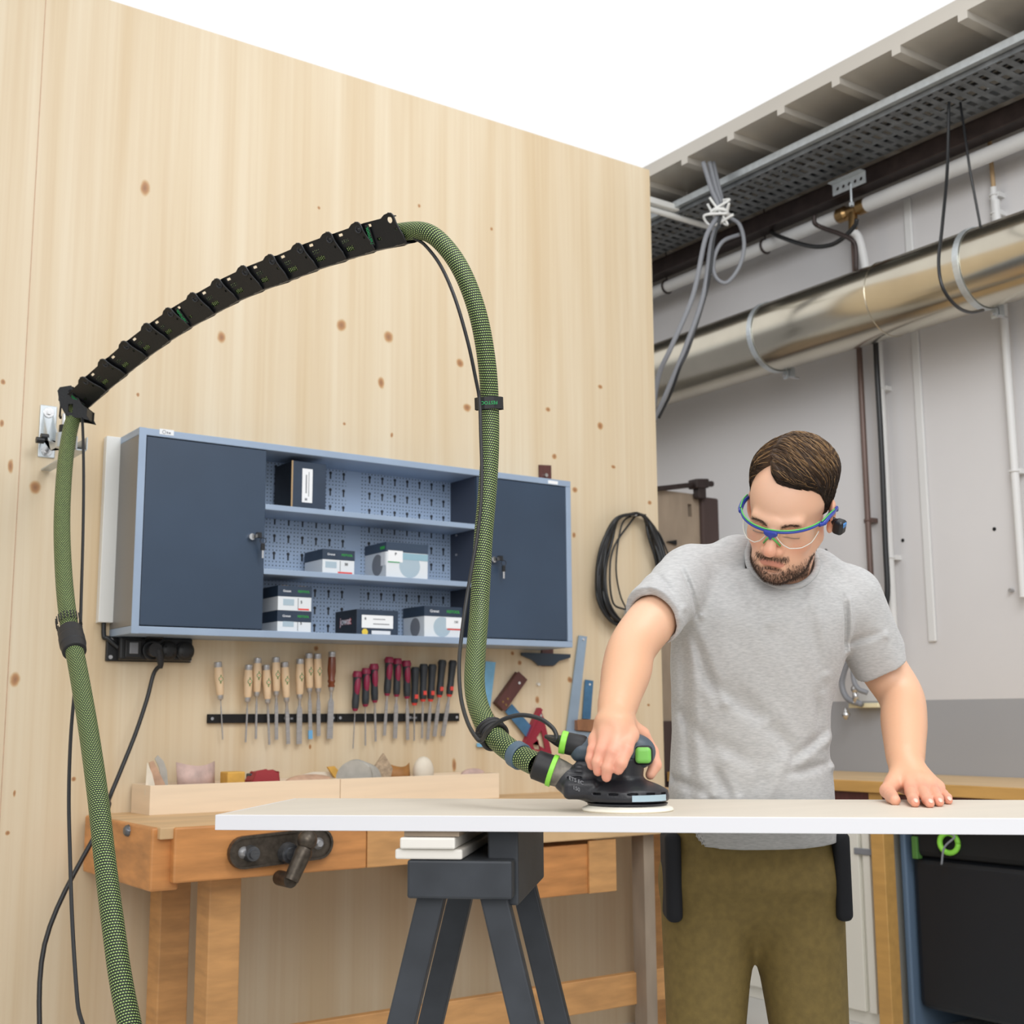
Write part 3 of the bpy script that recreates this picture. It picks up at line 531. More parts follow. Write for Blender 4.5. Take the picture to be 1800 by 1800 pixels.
# -- boxes on the shelves
def carton(lab, px0, px1, py, zb, h, dep, m='box_dark', lidh=None, yf=3.672, group=None, name='carton', lowm='box_white'):
    a = on(px0, py, 'Y', yf)[0]; c = on(px1, py, 'Y', yf)[0]
    t = thing(name, lab, 'box', ((a+c)/2, yf+dep/2, zb), group)
    if lidh: obj('body', B().box((a, yf, zb), (c, yf+dep, zb+h-lidh)), lowm, t, bevel=.001); obj('lid', B().box((a-.001, yf-.001, zb+h-lidh), (c+.001, yf+dep+.001, zb+h)), m, t, bevel=.001)
    else: obj('body', B().box((a, yf, zb), (c, yf+dep, zb+h)), m, t, bevel=.0015)
    return t, a, c, yf, zb, h
def lb(t, name, x0, x1, z0, z1, y, m): return obj(name, B().box((x0, y-.0008, z0), (x1, y, z1)), m, t)
def hz(py, px): return on(px, py, 'Y', 3.672)[2]
S1, S2, S0 = zs1+.004, zs2+.004, CZ0+f_
t, a, c, y, zb, h = carton('tall dark worn cardboard box with a white vertical label on the top shelf', 513, 573, 850, S1, .152, .13, 'box_dark')
obj('worn_side', B().box((a-.001, y+.003, zb+.002), (a, y+.128, zb+h-.002)), 'box_black', t); lb(t, 'label', a+.036, a+.072, zb+.02, zb+h-.022, y, 'label_white'); obj('label_print', B().box((a+.048, y-.0014, zb+.05), (a+.052, y-.0008, zb+.11)).box((a+.058, y-.0014, zb+.04), (a+.060, y-.0008, zb+.12)).box((a+.046, y-.0014, zb+.026), (a+.054, y-.0008, zb+.034)), 'cable_grey', t)
obj('worn_edge', B().box((a-.002, y-.0015, zb+.001), (a+.003, y+.001, zb+h)), 'tan_mark', t)
def abr(t, a, c, y, zb, h, lid, small=False):
    wd = c-a; text('brand_print', 'FESTOOL', wd*.085, (c-wd*.24, y-.0015, zb+h-lid*.5), X_, Z_, 'green_box', t); text('title_print', 'Granat', wd*.085, (a+wd*.26, y-.0015, zb+h-lid*.5), X_, Z_, 'white_text', t)
t, a, c, y, zb, h = carton('small white and dark blue abrasives box standing alone on the middle shelf', 567, 623, 990, S2, .078, .13, 'box_dark', .033)
abr(t, a, c, y, zb, h, .033); lb(t, 'print', a+.01, a+.05, zb+.018, zb+.038, y, 'disc_print'); lb(t, 'print', a+.062, a+.064, zb+.008, zb+.042, y, 'cable_grey'); lb(t, 'red_strip', c-.06, c-.008, zb+.002, zb+.007, y, 'red_text'); obj('tape', B().box((a+.015, y+.01, zb+h), (a+.04, y+.09, zb+h+.0015)).box((a+.075, y+.01, zb+h), (a+.1, y+.09, zb+h+.0015)), 'tan_mark', t); text('number_print', '50', .012, (c-.03, y-.001, zb+.032), X_, Z_, 'black_text', t)
t, a, c, y, zb, h = carton('large white disc box with round printed disc on the middle shelf', 679, 752, 985, S2, .118, .15, 'cab_door', .032)
obj('disc_print', B().cyl((a+(c-a)*.56, y, zb+.042), (a+(c-a)*.56, y-.0006, zb+.042), .04, n=36), 'disc_print', t); lb(t, 'teal_band', a+.04, c, zb+.062, zb+.084, y-.0003, 'teal_box'); lb(t, 'label', a+.006, a+.062, zb+.052, zb+.09, y-.0006, 'label_white'); lb(t, 'teal_line', a+.006, a+.05, zb+.05, zb+.053, y-.001, 'green_text'); text('number_print', 'P', .014, (a+.035, y-.0018, zb+.078), X_, Z_, 'black_text', t)
obj('side_label', B().box((a-.0012, y+.005, zb+.04), (a, y+.035, zb+.085)), 'label_white', t); obj('side_text', B().box((a-.0012, y+.01, zb+.095), (a, y+.04, zb+.105)), 'green_box', t); obj('side_disc', B().cyl((a, y+.06, zb+.045), (a-.0006, y+.06, zb+.045), .036, n=30), 'cable_grey', t)
for k, (lab, z, zb_h) in enumerate((('lower white and dark blue box of the stack on the lowest shelf', S0, .066), ('upper white and dark blue box of the stack on the lowest shelf', S0+.0665, .078))):
    t, a, c, y, zb, h = carton(lab, 488, 547, 1080, z, zb_h, .12, 'box_dark', .034, group='stack of two abrasives boxes')
    abr(t, a, c, y, zb, h, .034); lb(t, 'print', a+.018, a+.055, zb+.016, zb+.036, y, 'disc_print'); lb(t, 'print', a+.068, a+.07, zb+.004, zb+.04, y, 'cable_grey')
    if k: lb(t, 'red_strip', a+.07, c-.008, zb+.003, zb+.008, y, 'red_text')
    text('number_print', '5', .012, (c-.035, y-.001, zb+.028), X_, Z_, 'black_text', t); (obj('tape', B().box((a+.015, y+.01, zb+h), (a+.04, y+.09, zb+h+.0015)).box((a+.075, y+.01, zb+h), (a+.1, y+.09, zb+h+.0015)), 'tan_mark', t) if k else 0)
t, a, c, y, zb, h = carton('flat black box with white label and red word, in the middle of the lowest shelf', 627, 700, 1100, S0, .082, .15, 'box_dark')
obj('dark_side', B().box((a-.001, y+.001, zb+.001), (a, y+.149, zb+h-.001)), 'box_black', t); lb(t, 'label', a+.018, c-.02, zb+.022, zb+.064, y, 'label_white'); obj('label_print', B().box((a+.06, y-.0014, zb+.050), (a+.105, y-.0008, zb+.0525)).box((a+.06, y-.0014, zb+.034), (a+.12, y-.0008, zb+.037)).box((a+.028, y-.0014, zb+.048), (a+.034, y-.0008, zb+.056)), 'cable_grey', t)
obj('yellow_dot', B().cyl((a+.03, y, zb+.008), (a+.03, y-.0008, zb+.008), .011), 'yellow_mark', t); obj('white_print', B().box((a+.055, y-.0008, zb+.002), (a+.125, y, zb+.014)), 'white_text', t)
text('red_print', 'jowat', .036, (a-.0015, y+.075, zb+.046), (0, -1, 0), Z_, 'red_text', t, ex=.0002); text('white_print', 'jowat', .033, (a-.0022, y+.075, zb+.046), (0, -1, 0), Z_, 'white_text', t, ex=.0002)
t, a, c, y, zb, h = carton('white disc box with dark lid at the right end of the lowest shelf', 746, 812, 1095, S0, .104, .14, 'box_dark', .034)
abr(t, a, c, y, zb, h, .034); obj('disc_print', B().cyl((a+.07, y, zb+.035), (a+.07, y-.0006, zb+.035), .034, n=36), 'disc_print', t); lb(t, 'label', a+.085, c, zb+.03, zb+.066, y-.0008, 'label_white'); lb(t, 'red_strip', a+.09, c-.005, zb+.026, zb+.031, y-.0008, 'red_text'); text('number_print', '150', .011, (c-.025, y-.0018, zb+.053), X_, Z_, 'black_text', t)
obj('side_disc', B().cyl((a, y+.06, zb+.035), (a-.0006, y+.06, zb+.035), .032, n=30), 'cable_grey', t)
# -- trunking, power strip
a = on(177, 1000, 'Y', YW-.03); c = on(196, 1000, 'Y', YW-.03); zt = on(196, 767, 'Y', YW-.03)[2]; zb = on(185, 1094, 'Y', YW-.03)[2]
t = thing('cable_trunking', 'white vertical cable trunking on the plywood beside the left end of the cabinet', 'trunking', ((a[0]+c[0])/2, YW-.02, zb))
obj('base', B().box((a[0]+.002, YW-.02, zb), (c[0]+.02, YW, zt)), 'white_metal', t); obj('cover', B().box((a[0], YW-.032, zb), (c[0]+.02, YW-.02, zt)), 'white_metal', t, bevel=.002)
a = on(192, 1142, 'Y', YW-.04); c = on(342, 1142, 'Y', YW-.04); z0 = on(265, 1163, 'Y', YW-.04)[2]; z1 = on(265, 1119, 'Y', YW-.04)[2]; zm = (z0+z1)/2
t = thing('power_strip', 'black power strip with three lidded sockets and a switch on the plywood under the cabinet', 'power strip', ((a[0]+c[0])/2, YW-.02, z0))
x0, x1 = a[0], c[0]; wd = x1-x0; yf = YW-.045
obj('base', B().box((x0, YW-.015, z0), (x1, YW, z1)), 'black_plastic', t, bevel=.003); obj('housing', B().box((x0+.03, yf, z0+.004), (x1-.008, YW-.014, z1-.002)), 'black_plastic', t, bevel=.006, seg=3)
obj('switch_frame', B().box((x0+wd*.17, yf-.006, zm-.028), (x0+wd*.36, yf, zm+.026)), 'black_plastic', t, bevel=.003); obj('switch', B().box((x0+wd*.215, yf-.010, zm-.016), (x0+wd*.315, yf-.005, zm+.018)), 'cable_grey', t, bevel=.002)
for k, u in enumerate((.475, .67, .865)):
    q = np.array((x0+wd*u, yf, zm-.004)); s = obj('socket', B().cyl(q, q+(0, -.012, 0), .03, n=30), 'black_plastic', t, bevel=.003)
    if k: obj('socket_lid', B().box(q+(-.014, -.020, -.013), q+(.014, -.011, .013)).ell(q+(0, -.012, 0), (.027, .010, .027)), 'black_plastic', s, smooth=True)
    else: obj('open_lid', B().obox(q+(0, -.02, .034), (.026, 0, 0), (0, .014, -.004), (0, .001, .003)), 'black_plastic', s, bevel=.002)
for u in ((x0+.012, z0+.012), (x0+.012, z1-.012), (x1-.006, z0+.01), (x1-.006, z1-.012)): obj('screw', B().cyl((u[0], YW-.014, u[1]), (u[0], YW-.019, u[1]), .006), 'steel', t)
tag(obj('power_cable', B().tube(spline([(x0-.012, YW-.012, zb+.03), (x0-.010, YW-.015, zb-.04), (x0+.0, YW-.02, zm+.03), (x0+.035, YW-.025, zm)]), .007, 10), 'cable_black', smooth=True), 'short black cable from the white trunking into the left end of the power strip', 'cable')
q = np.array((x0+wd*.475, yf-.012, zm-.004))
t = thing('power_plug', 'black angled plug with its long cable, in the leftmost socket of the power strip', 'plug', q)
obj('plug_body', B().cyl(q, q+(0, -.03, 0), .021).tube([q+(.01, -.022, 0), q+(.018, -.024, -.035), q+(.02, -.02, -.055)], [.014, .011, .006]), 'black_rubber', t, smooth='auto')
P = [q+(.018, -.022, -.045)]+[on(x, y, 'Y', yy) for x, y, yy in ((270, 1185, 3.79), (258, 1230, 3.78), (238, 1290, 3.76), (212, 1355, 3.73), (192, 1404, 3.7), (182, 1440, 3.6))]+[np.array((.99, 3.55, .55)), np.array((.96, 3.4, .2)), np.array((.9, 3.2, .012)), np.array((.6, 3.0, .008))]
obj('cord', B().tube(spline(P), .0065, 10), 'cable_black', t, smooth=True)

# ================================================================= WALL TOOLS
YT = YW-.035
def P_(x, y, Y=YT): return on(340+x/3.6, 1120+y/3.6, 'Y', Y)
za = on(585, 1256, 'Y', YW-.008)[2]; zc = on(585, 1268, 'Y', YW-.008)[2]
for (x0, x1, lab) in ((365, 589, 'black magnetic tool bar holding the wooden handled chisels'), (590.5, 806, 'black magnetic tool bar holding the red and the black handled chisels')):
    a = on(x0, 1262, 'Y', YW-.008)[0]; c = on(x1, 1262, 'Y', YW-.008)[0]
    t = thing('magnetic_bar', lab, 'tool holder', ((a+c)/2, YW-.007, zc), 'magnetic bars'); zz = (za+zc)/2
    obj('bar', B().box((a, YW-.014, zz-.014), (c, YW, zz+.014)), 'dark_hole', t, bevel=.001)
    for x in (a+.012, c-.012): obj('screw', B().cyl((x, YW-.014, zz), (x, YW-.0165, zz), .005), 'chrome', t, smooth='auto')
    obj('bar_print', B().box(((a+c)/2+.035, YW-.0145, zz-.004), ((a+c)/2+.045, YW-.0138, zz+.004)).box(((a+c)/2+.048, YW-.0145, zz-.004), ((a+c)/2+.055, YW-.0138, zz+.001)).box(((a+c)/2+.058, YW-.0145, zz-.004), ((a+c)/2+.066, YW-.0138, zz+.002)), 'cable_grey', t)
wood = [(155, 160, 172, 395, 185, 648, 8), (350, 178, 342, 410, 330, 665, 13), (406, 135, 400, 375, 395, 643, 16), (460, 178, 470, 420, 480, 680, 17), (522, 130, 524, 370, 525, 648, 28), (577, 160, 590, 410, 600, 675, 33), (675, 140, 672, 390, 668, 675, 46), (730, 105, 735, 350, 740, 640, 32), (785, 108, 790, 350, 792, 625, 34), (878, 95, 872, 340, 862, 642, 52)]
red = [(1038, 220, 1022, 468, 1010, 705, 8), (1093, 200, 1088, 440, 1088, 685, 12), (1142, 172, 1148, 415, 1153, 660, 18), (1240, 130, 1225, 372, 1208, 622, 27), (1292, 138, 1285, 378, 1275, 640, 38), (1348, 152, 1352, 390, 1355, 650, 30)]
blk = [(1404, 190, 1398, 432, 1397, 655, 12), (1458, 170, 1452, 408, 1446, 640, 18), (1513, 172, 1500, 408, 1482, 648, 30), (1576, 145, 1555, 382, 1525, 628, 36), (1643, 148, 1618, 378, 1578, 625, 38)]
wl_ = ['thin round bladed chisel hanging alone at the left end of the tool bar', 'narrow wooden handled chisel, first of the close group after the lone one', 'wooden handled chisel hanging high, second of the close group', 'wooden handled gouge hanging low, third of the close group', 'wooden handled chisel hanging high, fourth of the close group', 'wooden handled chisel hanging low, fifth of the close group', 'wide bladed wooden handled chisel just right of the gap', 'wooden handled chisel with blue tape on its blade tip', 'wooden handled chisel between the blue taped one and the dark brown one', 'wide chisel with a dark red brown turned handle']
rl_ = ['thin red and black handled chisel hanging lowest, leftmost of the red ones', 'second red and black handled chisel from the left, with a thin dark blade', 'third red and black handled chisel, last before the gap', 'red and black handled chisel hanging highest, first after the gap', 'red and black handled chisel with a wide blade, second after the gap', 'rightmost red and black handled chisel, beside the black ones']
bl_ = ['black handled chisel hanging lowest with a thin blade, beside the red ones', 'second of the black handled chisels, with a narrow blade', 'middle one of the five black handled chisels', 'slanted black handled chisel with a bright blade, second from the hose', 'slanted black handled chisel with a bright blade, nearest the hose']
def chisel(d, lab, kind, grp):
    A, Hh, T = P_(*d[:2]), P_(*d[2:4]), P_(*d[4:6], YW-.02); bw = d[6]/3.6/1000*1.38/2
    t = thing('wood_chisel', lab, 'chisel', T, grp); ax = A-Hh; ln = np.linalg.norm(ax); ax = ax/ln
    if kind == 'w':
        hm = 'chisel_brown' if 'brown' in lab.split('dark')[-1] and 'turned' in lab else 'chisel_wood'
        pr = [(0, .008), (.06, .0115), (.3, .0125), (.6, .0145), (.9, .0125), (1, .011)] if hm == 'chisel_wood' else [(0, .010), (.05, .012), (.1, .009), (.18, .013), (.25, .0105), (.5, .014), (.8, .013), (.93, .0115), (1, .011)]
        obj('handle', B().lathe(Hh+ax*.012, A-ax*.008, pr), hm, t, smooth='auto'); obj('strike_ring', B().lathe(A-ax*.016, A+ax*.002, [(0, .0118), (.1, .0125), (.9, .0125), (1, .010)]), 'steel', t, smooth='auto')
        obj('ferrule', B().lathe(Hh, Hh+ax*.014, [(0, .007), (.2, .0085), (1, .0095)]), 'steel', t, smooth='auto')
        if hm == 'chisel_wood':
            q = Hh+(A-Hh)*.55+np.array((0, -.0145, 0)); obj('sticker', B().torus(q, (0, 1, 0), .0062, .0011, 20, 6), 'green_mark', t); obj('sticker_centre', B().cyl(q+(0, .002, 0), q+(0, -.0004, 0), .0055), 'cream_mark', t); obj('sticker_dot', B().cyl(q, q+(0, -.0008, -.0), .0022, n=8), 'red_mark', t)
            obj('sticker_mark', B().box(q+(-.0015, -.0003, -.014), q+(.0015, .004, -.008)).box(q+(-.0015, -.0003, .008), q+(.0015, .004, .013)), 'green_mark', t)
    else:
        obj('handle', B().lathe(Hh+ax*.006, A, [(0, .009), (.05, .0115), (.2, .0125), (.45, .0115), (.8, .0135), (.93, .0155), (1, .012)]), 'chisel_black', t, smooth='auto')
        if kind == 'r':
            q = Hh+(A-Hh)*.66+np.array((0, -.0045, 0)); M = np.column_stack([np.cross(ax, (0, 1, 0)), np.array((0, 1, 0)), ax]); obj('red_grip', B().ell(q, (.0112, .0118, .040), M), 'chisel_red', t, smooth=True)
            obj('cap', B().lathe(A-ax*.018, A+ax*.002, [(0, .0155), (.5, .0165), (1, .013)]), 'chisel_red', t, smooth='auto'); q2 = Hh+(A-Hh)*.62+np.array((0, -.0155, 0)); obj('hang_hole', B().cyl(q2, q2+(0, .003, 0), .003, n=10), 'dark_hole', t)
        else:
            q = Hh+(A-Hh)*.22; obj('red_mark', B().box(q+(-.006, -.0142, -.006), q+(.006, -.004, .008)), 'red_mark', t)
        obj('collar', B().lathe(Hh, Hh+ax*.008, [(0, .007), (1, .0105)]), 'chisel_red' if kind == 'r' else 'red_mark', t, smooth='auto')
    bx = Hh-T; bl = np.linalg.norm(bx); bx = bx/bl; sd = np.cross(bx, (0, 1, 0)); sd /= np.linalg.norm(sd); nn = np.cross(sd, bx)
    rn = min(.0045, bw); k = .16
    obj('neck', B().lathe(T+bx*bl*(1-k)-bx*.01, Hh+bx*.003, [(0, max(rn*.8, bw*.5)), (.3, rn), (.8, rn), (1, .007)]), 'steel', t, smooth='auto')
    poly = [(-bw, .0), (bw, .0), (bw*1.02, bl*(1-k)-.012), (rn, bl*(1-k)), (-rn, bl*(1-k)), (-bw*1.02, bl*(1-k)-.012)]
    obj('blade', B().prism([poly], T-nn*.0015, sd, bx, nn*.0035), 'steel', t, bevel=.0008, seg=1)
    if 'blue taped' not in lab and 'blue tape' in lab: obj('tape', B().obox(T+bx*.012, sd*(bw*1.12), nn*.003, bx*.014), 'blue_tape', t)
for d, l in zip(wood, wl_): chisel(d, l, 'w', 'wooden handled chisels on the magnetic bar')
for d, l in zip(red, rl_): chisel(d, l, 'r', 'red handled chisels on the magnetic bar')
for d, l in zip(blk, bl_): chisel(d, l, 'b', 'black handled chisels on the magnetic bar')
# squares; pixel polygons laid on the wall plane
def flat(name, polys, Y, th, m, parent=None, **k):
    Q = [[(on(x, y, 'Y', Y)[0], on(x, y, 'Y', Y)[2]) for x, y in p] for p in polys]
    return obj(name, B().prism(Q, (0, Y, 0), X_, Z_, (0, th, 0)), m, parent, **k)
t = thing('t_square', 'dark T square hanging behind the right end of the cabinet', 'T square', on(961, 1170, 'Y', YW-.01))
flat('blade', [[(948, 817), (969, 818), (973, 1171), (953, 1171)]], YW-.008, .006, 'dark_wood', t)
flat('head', [[(918, 1147), (1003, 1150), (1003, 1156), (983, 1162), (974, 1170), (948, 1170), (938, 1161), (918, 1152)]], YW-.018, .01, 'square_dark', t)
q = on(961, 835, 'Y', YW-.02); obj('screw', B().cyl(q, q+(0, .015, 0), .007), 'chrome', t, smooth='auto')
def pxp(l): return [(780+x/3.913, 1120+y/3.913) for x, y in l]
t = thing('adjustable_square', 'light blue steel square with a wooden stock, partly hidden by the hose', 'square', on(850, 1300, 'Y', YW-.02))
flat('blade', [pxp([(290, 165), (358, 172), (318, 500), (262, 470)])], YW-.012, .004, 'ruler_blue', t); flat('stock', [pxp([(270, 460), (300, 470), (395, 630), (360, 660), (240, 600)])], YW-.03, .018, 'mid_wood', t, bevel=.003)
flat('lower_blade', [pxp([(228, 730), (300, 725), (310, 755), (232, 755)])], YW-.012, .004, 'ruler_blue', t)
t = thing('mitre_square', 'dark wooden stocked square with brass rivets and a dark blue slanted blade', 'try square', on(900, 1280, 'Y', YW-.02))
flat('stock', [pxp([(515, 240), (572, 293), (420, 505), (362, 450)])], YW-.026, .02, 'dark_wood', t, bevel=.002); flat('blade', [pxp([(470, 460), (425, 512), (575, 695), (610, 620)])], YW-.018, .004, 'square_blue', t)
for x, y in ((407, 445), (440, 424), (428, 466)): q = on(780+x/3.913, 1120+y/3.913, 'Y', YW-.026); obj('rivet', B().cyl(q, q+(0, -.0015, 0), .0045), 'brass', t)
q = on(780+518/3.913, 1120+315/3.913, 'Y', YW-.026); obj('screw', B().cyl(q, q+(0, -.003, 0), .005), 'chrome', t)
q = on(780+643/3.913, 1120+325/3.913, 'Y', YW); tag(obj('wall_screw', B().cyl(q, q+(0, -.012, 0), .006), 'white_metal', smooth='auto'), 'lone white screw head in the plywood between the squares', 'screw')
t = thing('speed_square', 'red triangular aluminium speed square hanging behind the cable loop', 'speed square', on(948, 1320, 'Y', YW-.01))
flat('plate', [pxp([(665, 490), (690, 560), (745, 805), (590, 770), (565, 735)]), pxp([(672, 640), (690, 720), (700, 770), (655, 745), (640, 690)]), pxp([(612, 735), (650, 705), (665, 775), (625, 770)])], YW-.014, .005, 'red_alu', t)
flat('fence', [pxp([(560, 735), (572, 720), (682, 500), (665, 485), (640, 540)])], YW-.03, .025, 'red_alu', t)
q = on(780+665/3.913, 1120+540/3.913, 'Y', YW-.014); obj('screw', B().cyl(q, q+(0, -.004, 0), .006), 'chrome', t)
t = thing('framing_square', 'large pale steel framing square on the plywood beside the raised arm', 'framing square', on(1010, 1300, 'Y', YW-.01))
flat('long_arm', [[(1018, 1117), (1032, 1119), (1012, 1297), (994, 1300)]], YW-.012, .006, 'square_steel', t); flat('short_arm', [[(996, 1284), (1100, 1292), (1100, 1312), (994, 1305)]], YW-.02, .008, 'square_steel', t)
q = on(1025, 1124, 'Y', YW-.012); obj('screw', B().cyl(q, q+(0, -.004, 0), .005), 'chrome', t)
t = thing('try_square', 'small try square with blue steel blade and wooden stock beside the framing square', 'try square', on(1035, 1290, 'Y', YW-.02))
flat('blade', [pxp([(975, 292), (1030, 300), (1010, 565), (955, 560)])], YW-.012, .004, 'square_blue', t); flat('stock', [pxp([(920, 570), (1100, 570), (1100, 655), (920, 640)])], YW-.03, .022, 'mid_wood', t, bevel=.002)
q = on(780+1005/3.913, 1120+325/3.913, 'Y', YW-.012); obj('hole', B().cyl(q, q+(0, -.001, 0), .004), 'white_metal', t)
# cable coil on wall
t = thing('cable_coil', 'coil of black cable hanging on a screw at the right edge of the plywood', 'cable coil', on(1105, 1095, 'Y', YW-.03))
cb = B(); rs = random.Random(5)
for i in range(9):
    dx, dy = rs.uniform(-7, 7), rs.uniform(-5, 5); base = [(1118, 902), (1085, 912), (1068, 950), (1057, 1000), (1060, 1050), (1078, 1085), (1100, 1096), (1130, 1085), (1158, 1040), (1163, 990), (1150, 940), (1135, 910)]
    n = len(base); Q = [on(x+dx*(1.2 if y > 930 else .3)+rs.uniform(-1.5, 1.5), y+dy*(y > 930), 'Y', YW-.012-rs.uniform(0, .05)) for x, y in base]; Q = Q+[Q[0]]
    cb.tube(spline(Q, 6), .0055, 7)
obj('loops', cb, 'cable_black', t, smooth=True)
obj('loose_end', B().tube(spline([on(x, y, 'Y', YW-.03) for x, y in ((1135, 905), (1100, 912), (1088, 945), (1083, 1000), (1090, 1045), (1102, 1072))], 6), .0035, 7).tube(spline([on(x, y, 'Y', YW-.03) for x, y in ((1118, 905), (1080, 960), (1072, 1010), (1078, 1060), (1100, 1072))], 6), .004, 7).tube(spline([on(x, y, 'Y', YW-.03) for x, y in ((1145, 925), (1160, 940), (1175, 975), (1190, 1010))], 6), .0035, 7), 'cable_black', t, smooth=True)
q = on(1102, 1072, 'Y', YW-.04); obj('connector', B().box(q+(-.008, -.01, -.03), q+(.008, .01, .0)), 'zinc', t, bevel=.002); obj('connector_boot', B().box(q+(.008, -.01, -.03), q+(.03, .01, .005)), 'black_plastic', t, bevel=.003)
q = on(1118, 904, 'Y', YW-.06); obj('hook', B().cyl(q, q+(0, .06, 0), .006), 'steel', t)

# ================================================================= OLD WORKBENCH
BY, BZ = 3.237, .857
t = thing('old_workbench', 'old worn orange wooden joiner workbench standing against the plywood wall', 'workbench', (2.3, 3.5, 0))
obj('top', B().box((1.18, BY+.01, BZ-.03), (3.40, YW, BZ)), 'bench_pale', t, bevel=.003); xj = on(645, 1480, 'Y', BY)[0]
obj('front_apron', B().box((1.215, BY, BZ-.14), (xj, BY+.07, BZ-.001)), 'bench_orange', t, bevel=.005); obj('end_block', B().box((1.165, BY+.03, BZ-.16), (1.24, YW-.02, BZ-.001)), 'bench_orange', t, bevel=.006)
obj('front_apron', B().box((xj+.002, BY+.012, BZ-.11), (3.38, BY+.07, BZ-.001)), 'bench_pale', t, bevel=.004)
obj('tail_block', B().box((xj+.002, BY, BZ-.14), (xj+.34, BY+.012, BZ-.001)), 'bench_block', t, bevel=.003)
for x in (1.35, 3.2):
    for y in (BY+.09, YW-.16): obj('leg', B().box((x, y, 0), (x+.09, y+.09, BZ-.03)), 'bench_block', t, bevel=.004)
obj('stretcher', B().box((1.44, BY+.11, .2), (3.2, BY+.14, .3)), 'bench_block', t, bevel=.003)
q = on(226, 1460, 'X', 1.165); obj('bolt', B().lathe(q+(-.012, 0, 0), q, [(0, .010), (.3, .014), (1, .016)], 8), 'steel_dark', t, smooth='auto')
dr0 = on(925, 1492, 'Y', BY+.05)[0]; dr1 = on(1060, 1492, 'Y', BY+.05)[0]
d_ = obj('drawer', B().box((dr0-.1, BY+.03, .58), (dr1+.03, YW-.05, BZ-.125)), 'bench_orange', t, bevel=.003); obj('drawer_block', B().box((dr1-.08, BY+.02, .58), (dr1+.03, BY+.03, BZ-.115)), 'bench_block', d_, bevel=.002)
xq = on(1131, 1485, 'Y', BY+.06)[0]; obj('post', B().box((xq, BY+.06, 0), (xq+.045, BY+.12, BZ-.11)), 'weathered_wood', t)
# vise plate
t = thing('vise', 'rounded cast iron vise plate with a ball handle on the bench front', 'vise', on(490, 1500, 'Y', BY-.02))
c0 = on(425, 1498, 'Y', BY); c1 = on(556, 1482, 'Y', BY); dv = (c1-c0); ln = np.linalg.norm(dv); ux = dv/ln; uz = np.cross(ux, (0, 1, 0)); uz = uz*np.sign(uz[2])
def stad(L_, r): return [(-r*math.sin(math.pi*k/10), r*math.cos(math.pi*k/10)) for k in range(11)]+[(L_+r*math.sin(math.pi*k/10), -r*math.cos(math.pi*k/10)) for k in range(11)]
obj('plate', B().prism([stad(ln, .042)], c0+(0, -.014, 0), ux, uz, (0, .012, 0)), 'vise_iron', t, bevel=.003); obj('rim', B().prism([stad(ln, .042), [p for p in stad(ln, .036)]], c0+(0, -.020, 0), ux, uz, (0, .006, 0)), 'vise_iron', t)
for u, r in ((0, .010), (1, .010)): q = c0+dv*u; obj('screw', B().lathe(q+(0, -.026, 0), q+(0, -.014, 0), [(0, .008), (.6, .013), (1, .016)]), 'steel', t, smooth='auto')
for px, py, r in ((440, 1500, .022), (506, 1500, .030)): q = on(px, py, 'Y', BY-.015); obj('boss', B().lathe(q+(0, -.03, 0), q, [(0, r*.55), (.3, r*.6), (.31, r*.85), (1, r)]), 'steel_dark', t, smooth='auto')
q = on(540, 1477, 'Y', BY-.07); obj('handle', B().ell(q, (.027, .027, .027)).lathe(q+(-.005, .0, -.02), q+(-.045, .0, -.10), [(0, .02), (.15, .024), (.3, .022), (1, .02)]).cyl(q+(-.045, 0, -.1), q+(-.045, .07, -.1), .02), 'vise_iron', t, smooth='auto')
# trays
YB = 3.68
xs = [on(263, 1400, 'Y', YB)[0], on(598, 1400, 'Y', YB)[0], on(878, 1385, 'Y', YB)[0]]; zt = on(598, 1369, 'Y', YB)[2]
for i, lab in enumerate(('long pale plywood tray at the left on the old bench', 'long pale plywood tray at the right on the old bench')):
    x0, x1 = xs[i]+.001, xs[i+1]-.001
    t = thing('sandpaper_tray', lab, 'tray', ((x0+x1)/2, YB+.06, BZ), 'pale plywood trays')
    obj('front', B().box((x0, YB, BZ), (x1, YB+.009, zt)), 'pale_ply', t, bevel=.001); obj('back', B().box((x0, YW-.02, BZ), (x1, YW-.011, zt)), 'pale_ply', t); obj('bottom', B().box((x0+.009, YB+.009, BZ), (x1-.009, YW-.02, BZ+.009)), 'pale_ply', t)
    for x in (x0, x1-.009): obj('end', B().box((x, YB+.009, BZ), (x+.009, YW-.02, zt)), 'pale_ply', t)
def scrapn(name, lab, cat, b, m, **k): return tag(obj(name, b, m, **k), lab, cat)
def S(x, y, Y=3.74): return on(340+x/3.6, 1120+y/3.6, 'Y', Y)
def S3(x, y, Y=3.74): return on(x/4, 1050+y/4, 'Y', Y)
def sheet(pts, Y, tilt, th, conv=S): Q = [(conv(x, y, Y)[0], conv(x, y, Y)[2]) for x, y in pts]; return B().prism([Q], (0, Y, 0), X_, Z_, (0, th, 0))
scrapn('sanding_sheet', 'pale sanding sheet standing at the left end of the left tray', 'sandpaper', sheet([(1020, 1390), (1035, 1160), (1070, 1240), (1105, 1390)], 3.72, 0, .003, S3), 'scrap_cream')
scrapn('sanding_sheet', 'tan folded sanding sheet leaning beside the pale one in the left tray', 'sandpaper', sheet([(1090, 1390), (1050, 1160), (1080, 1150), (1160, 1310), (1165, 1390)], 3.74, 0, .004, S3), 'scrap_tan')
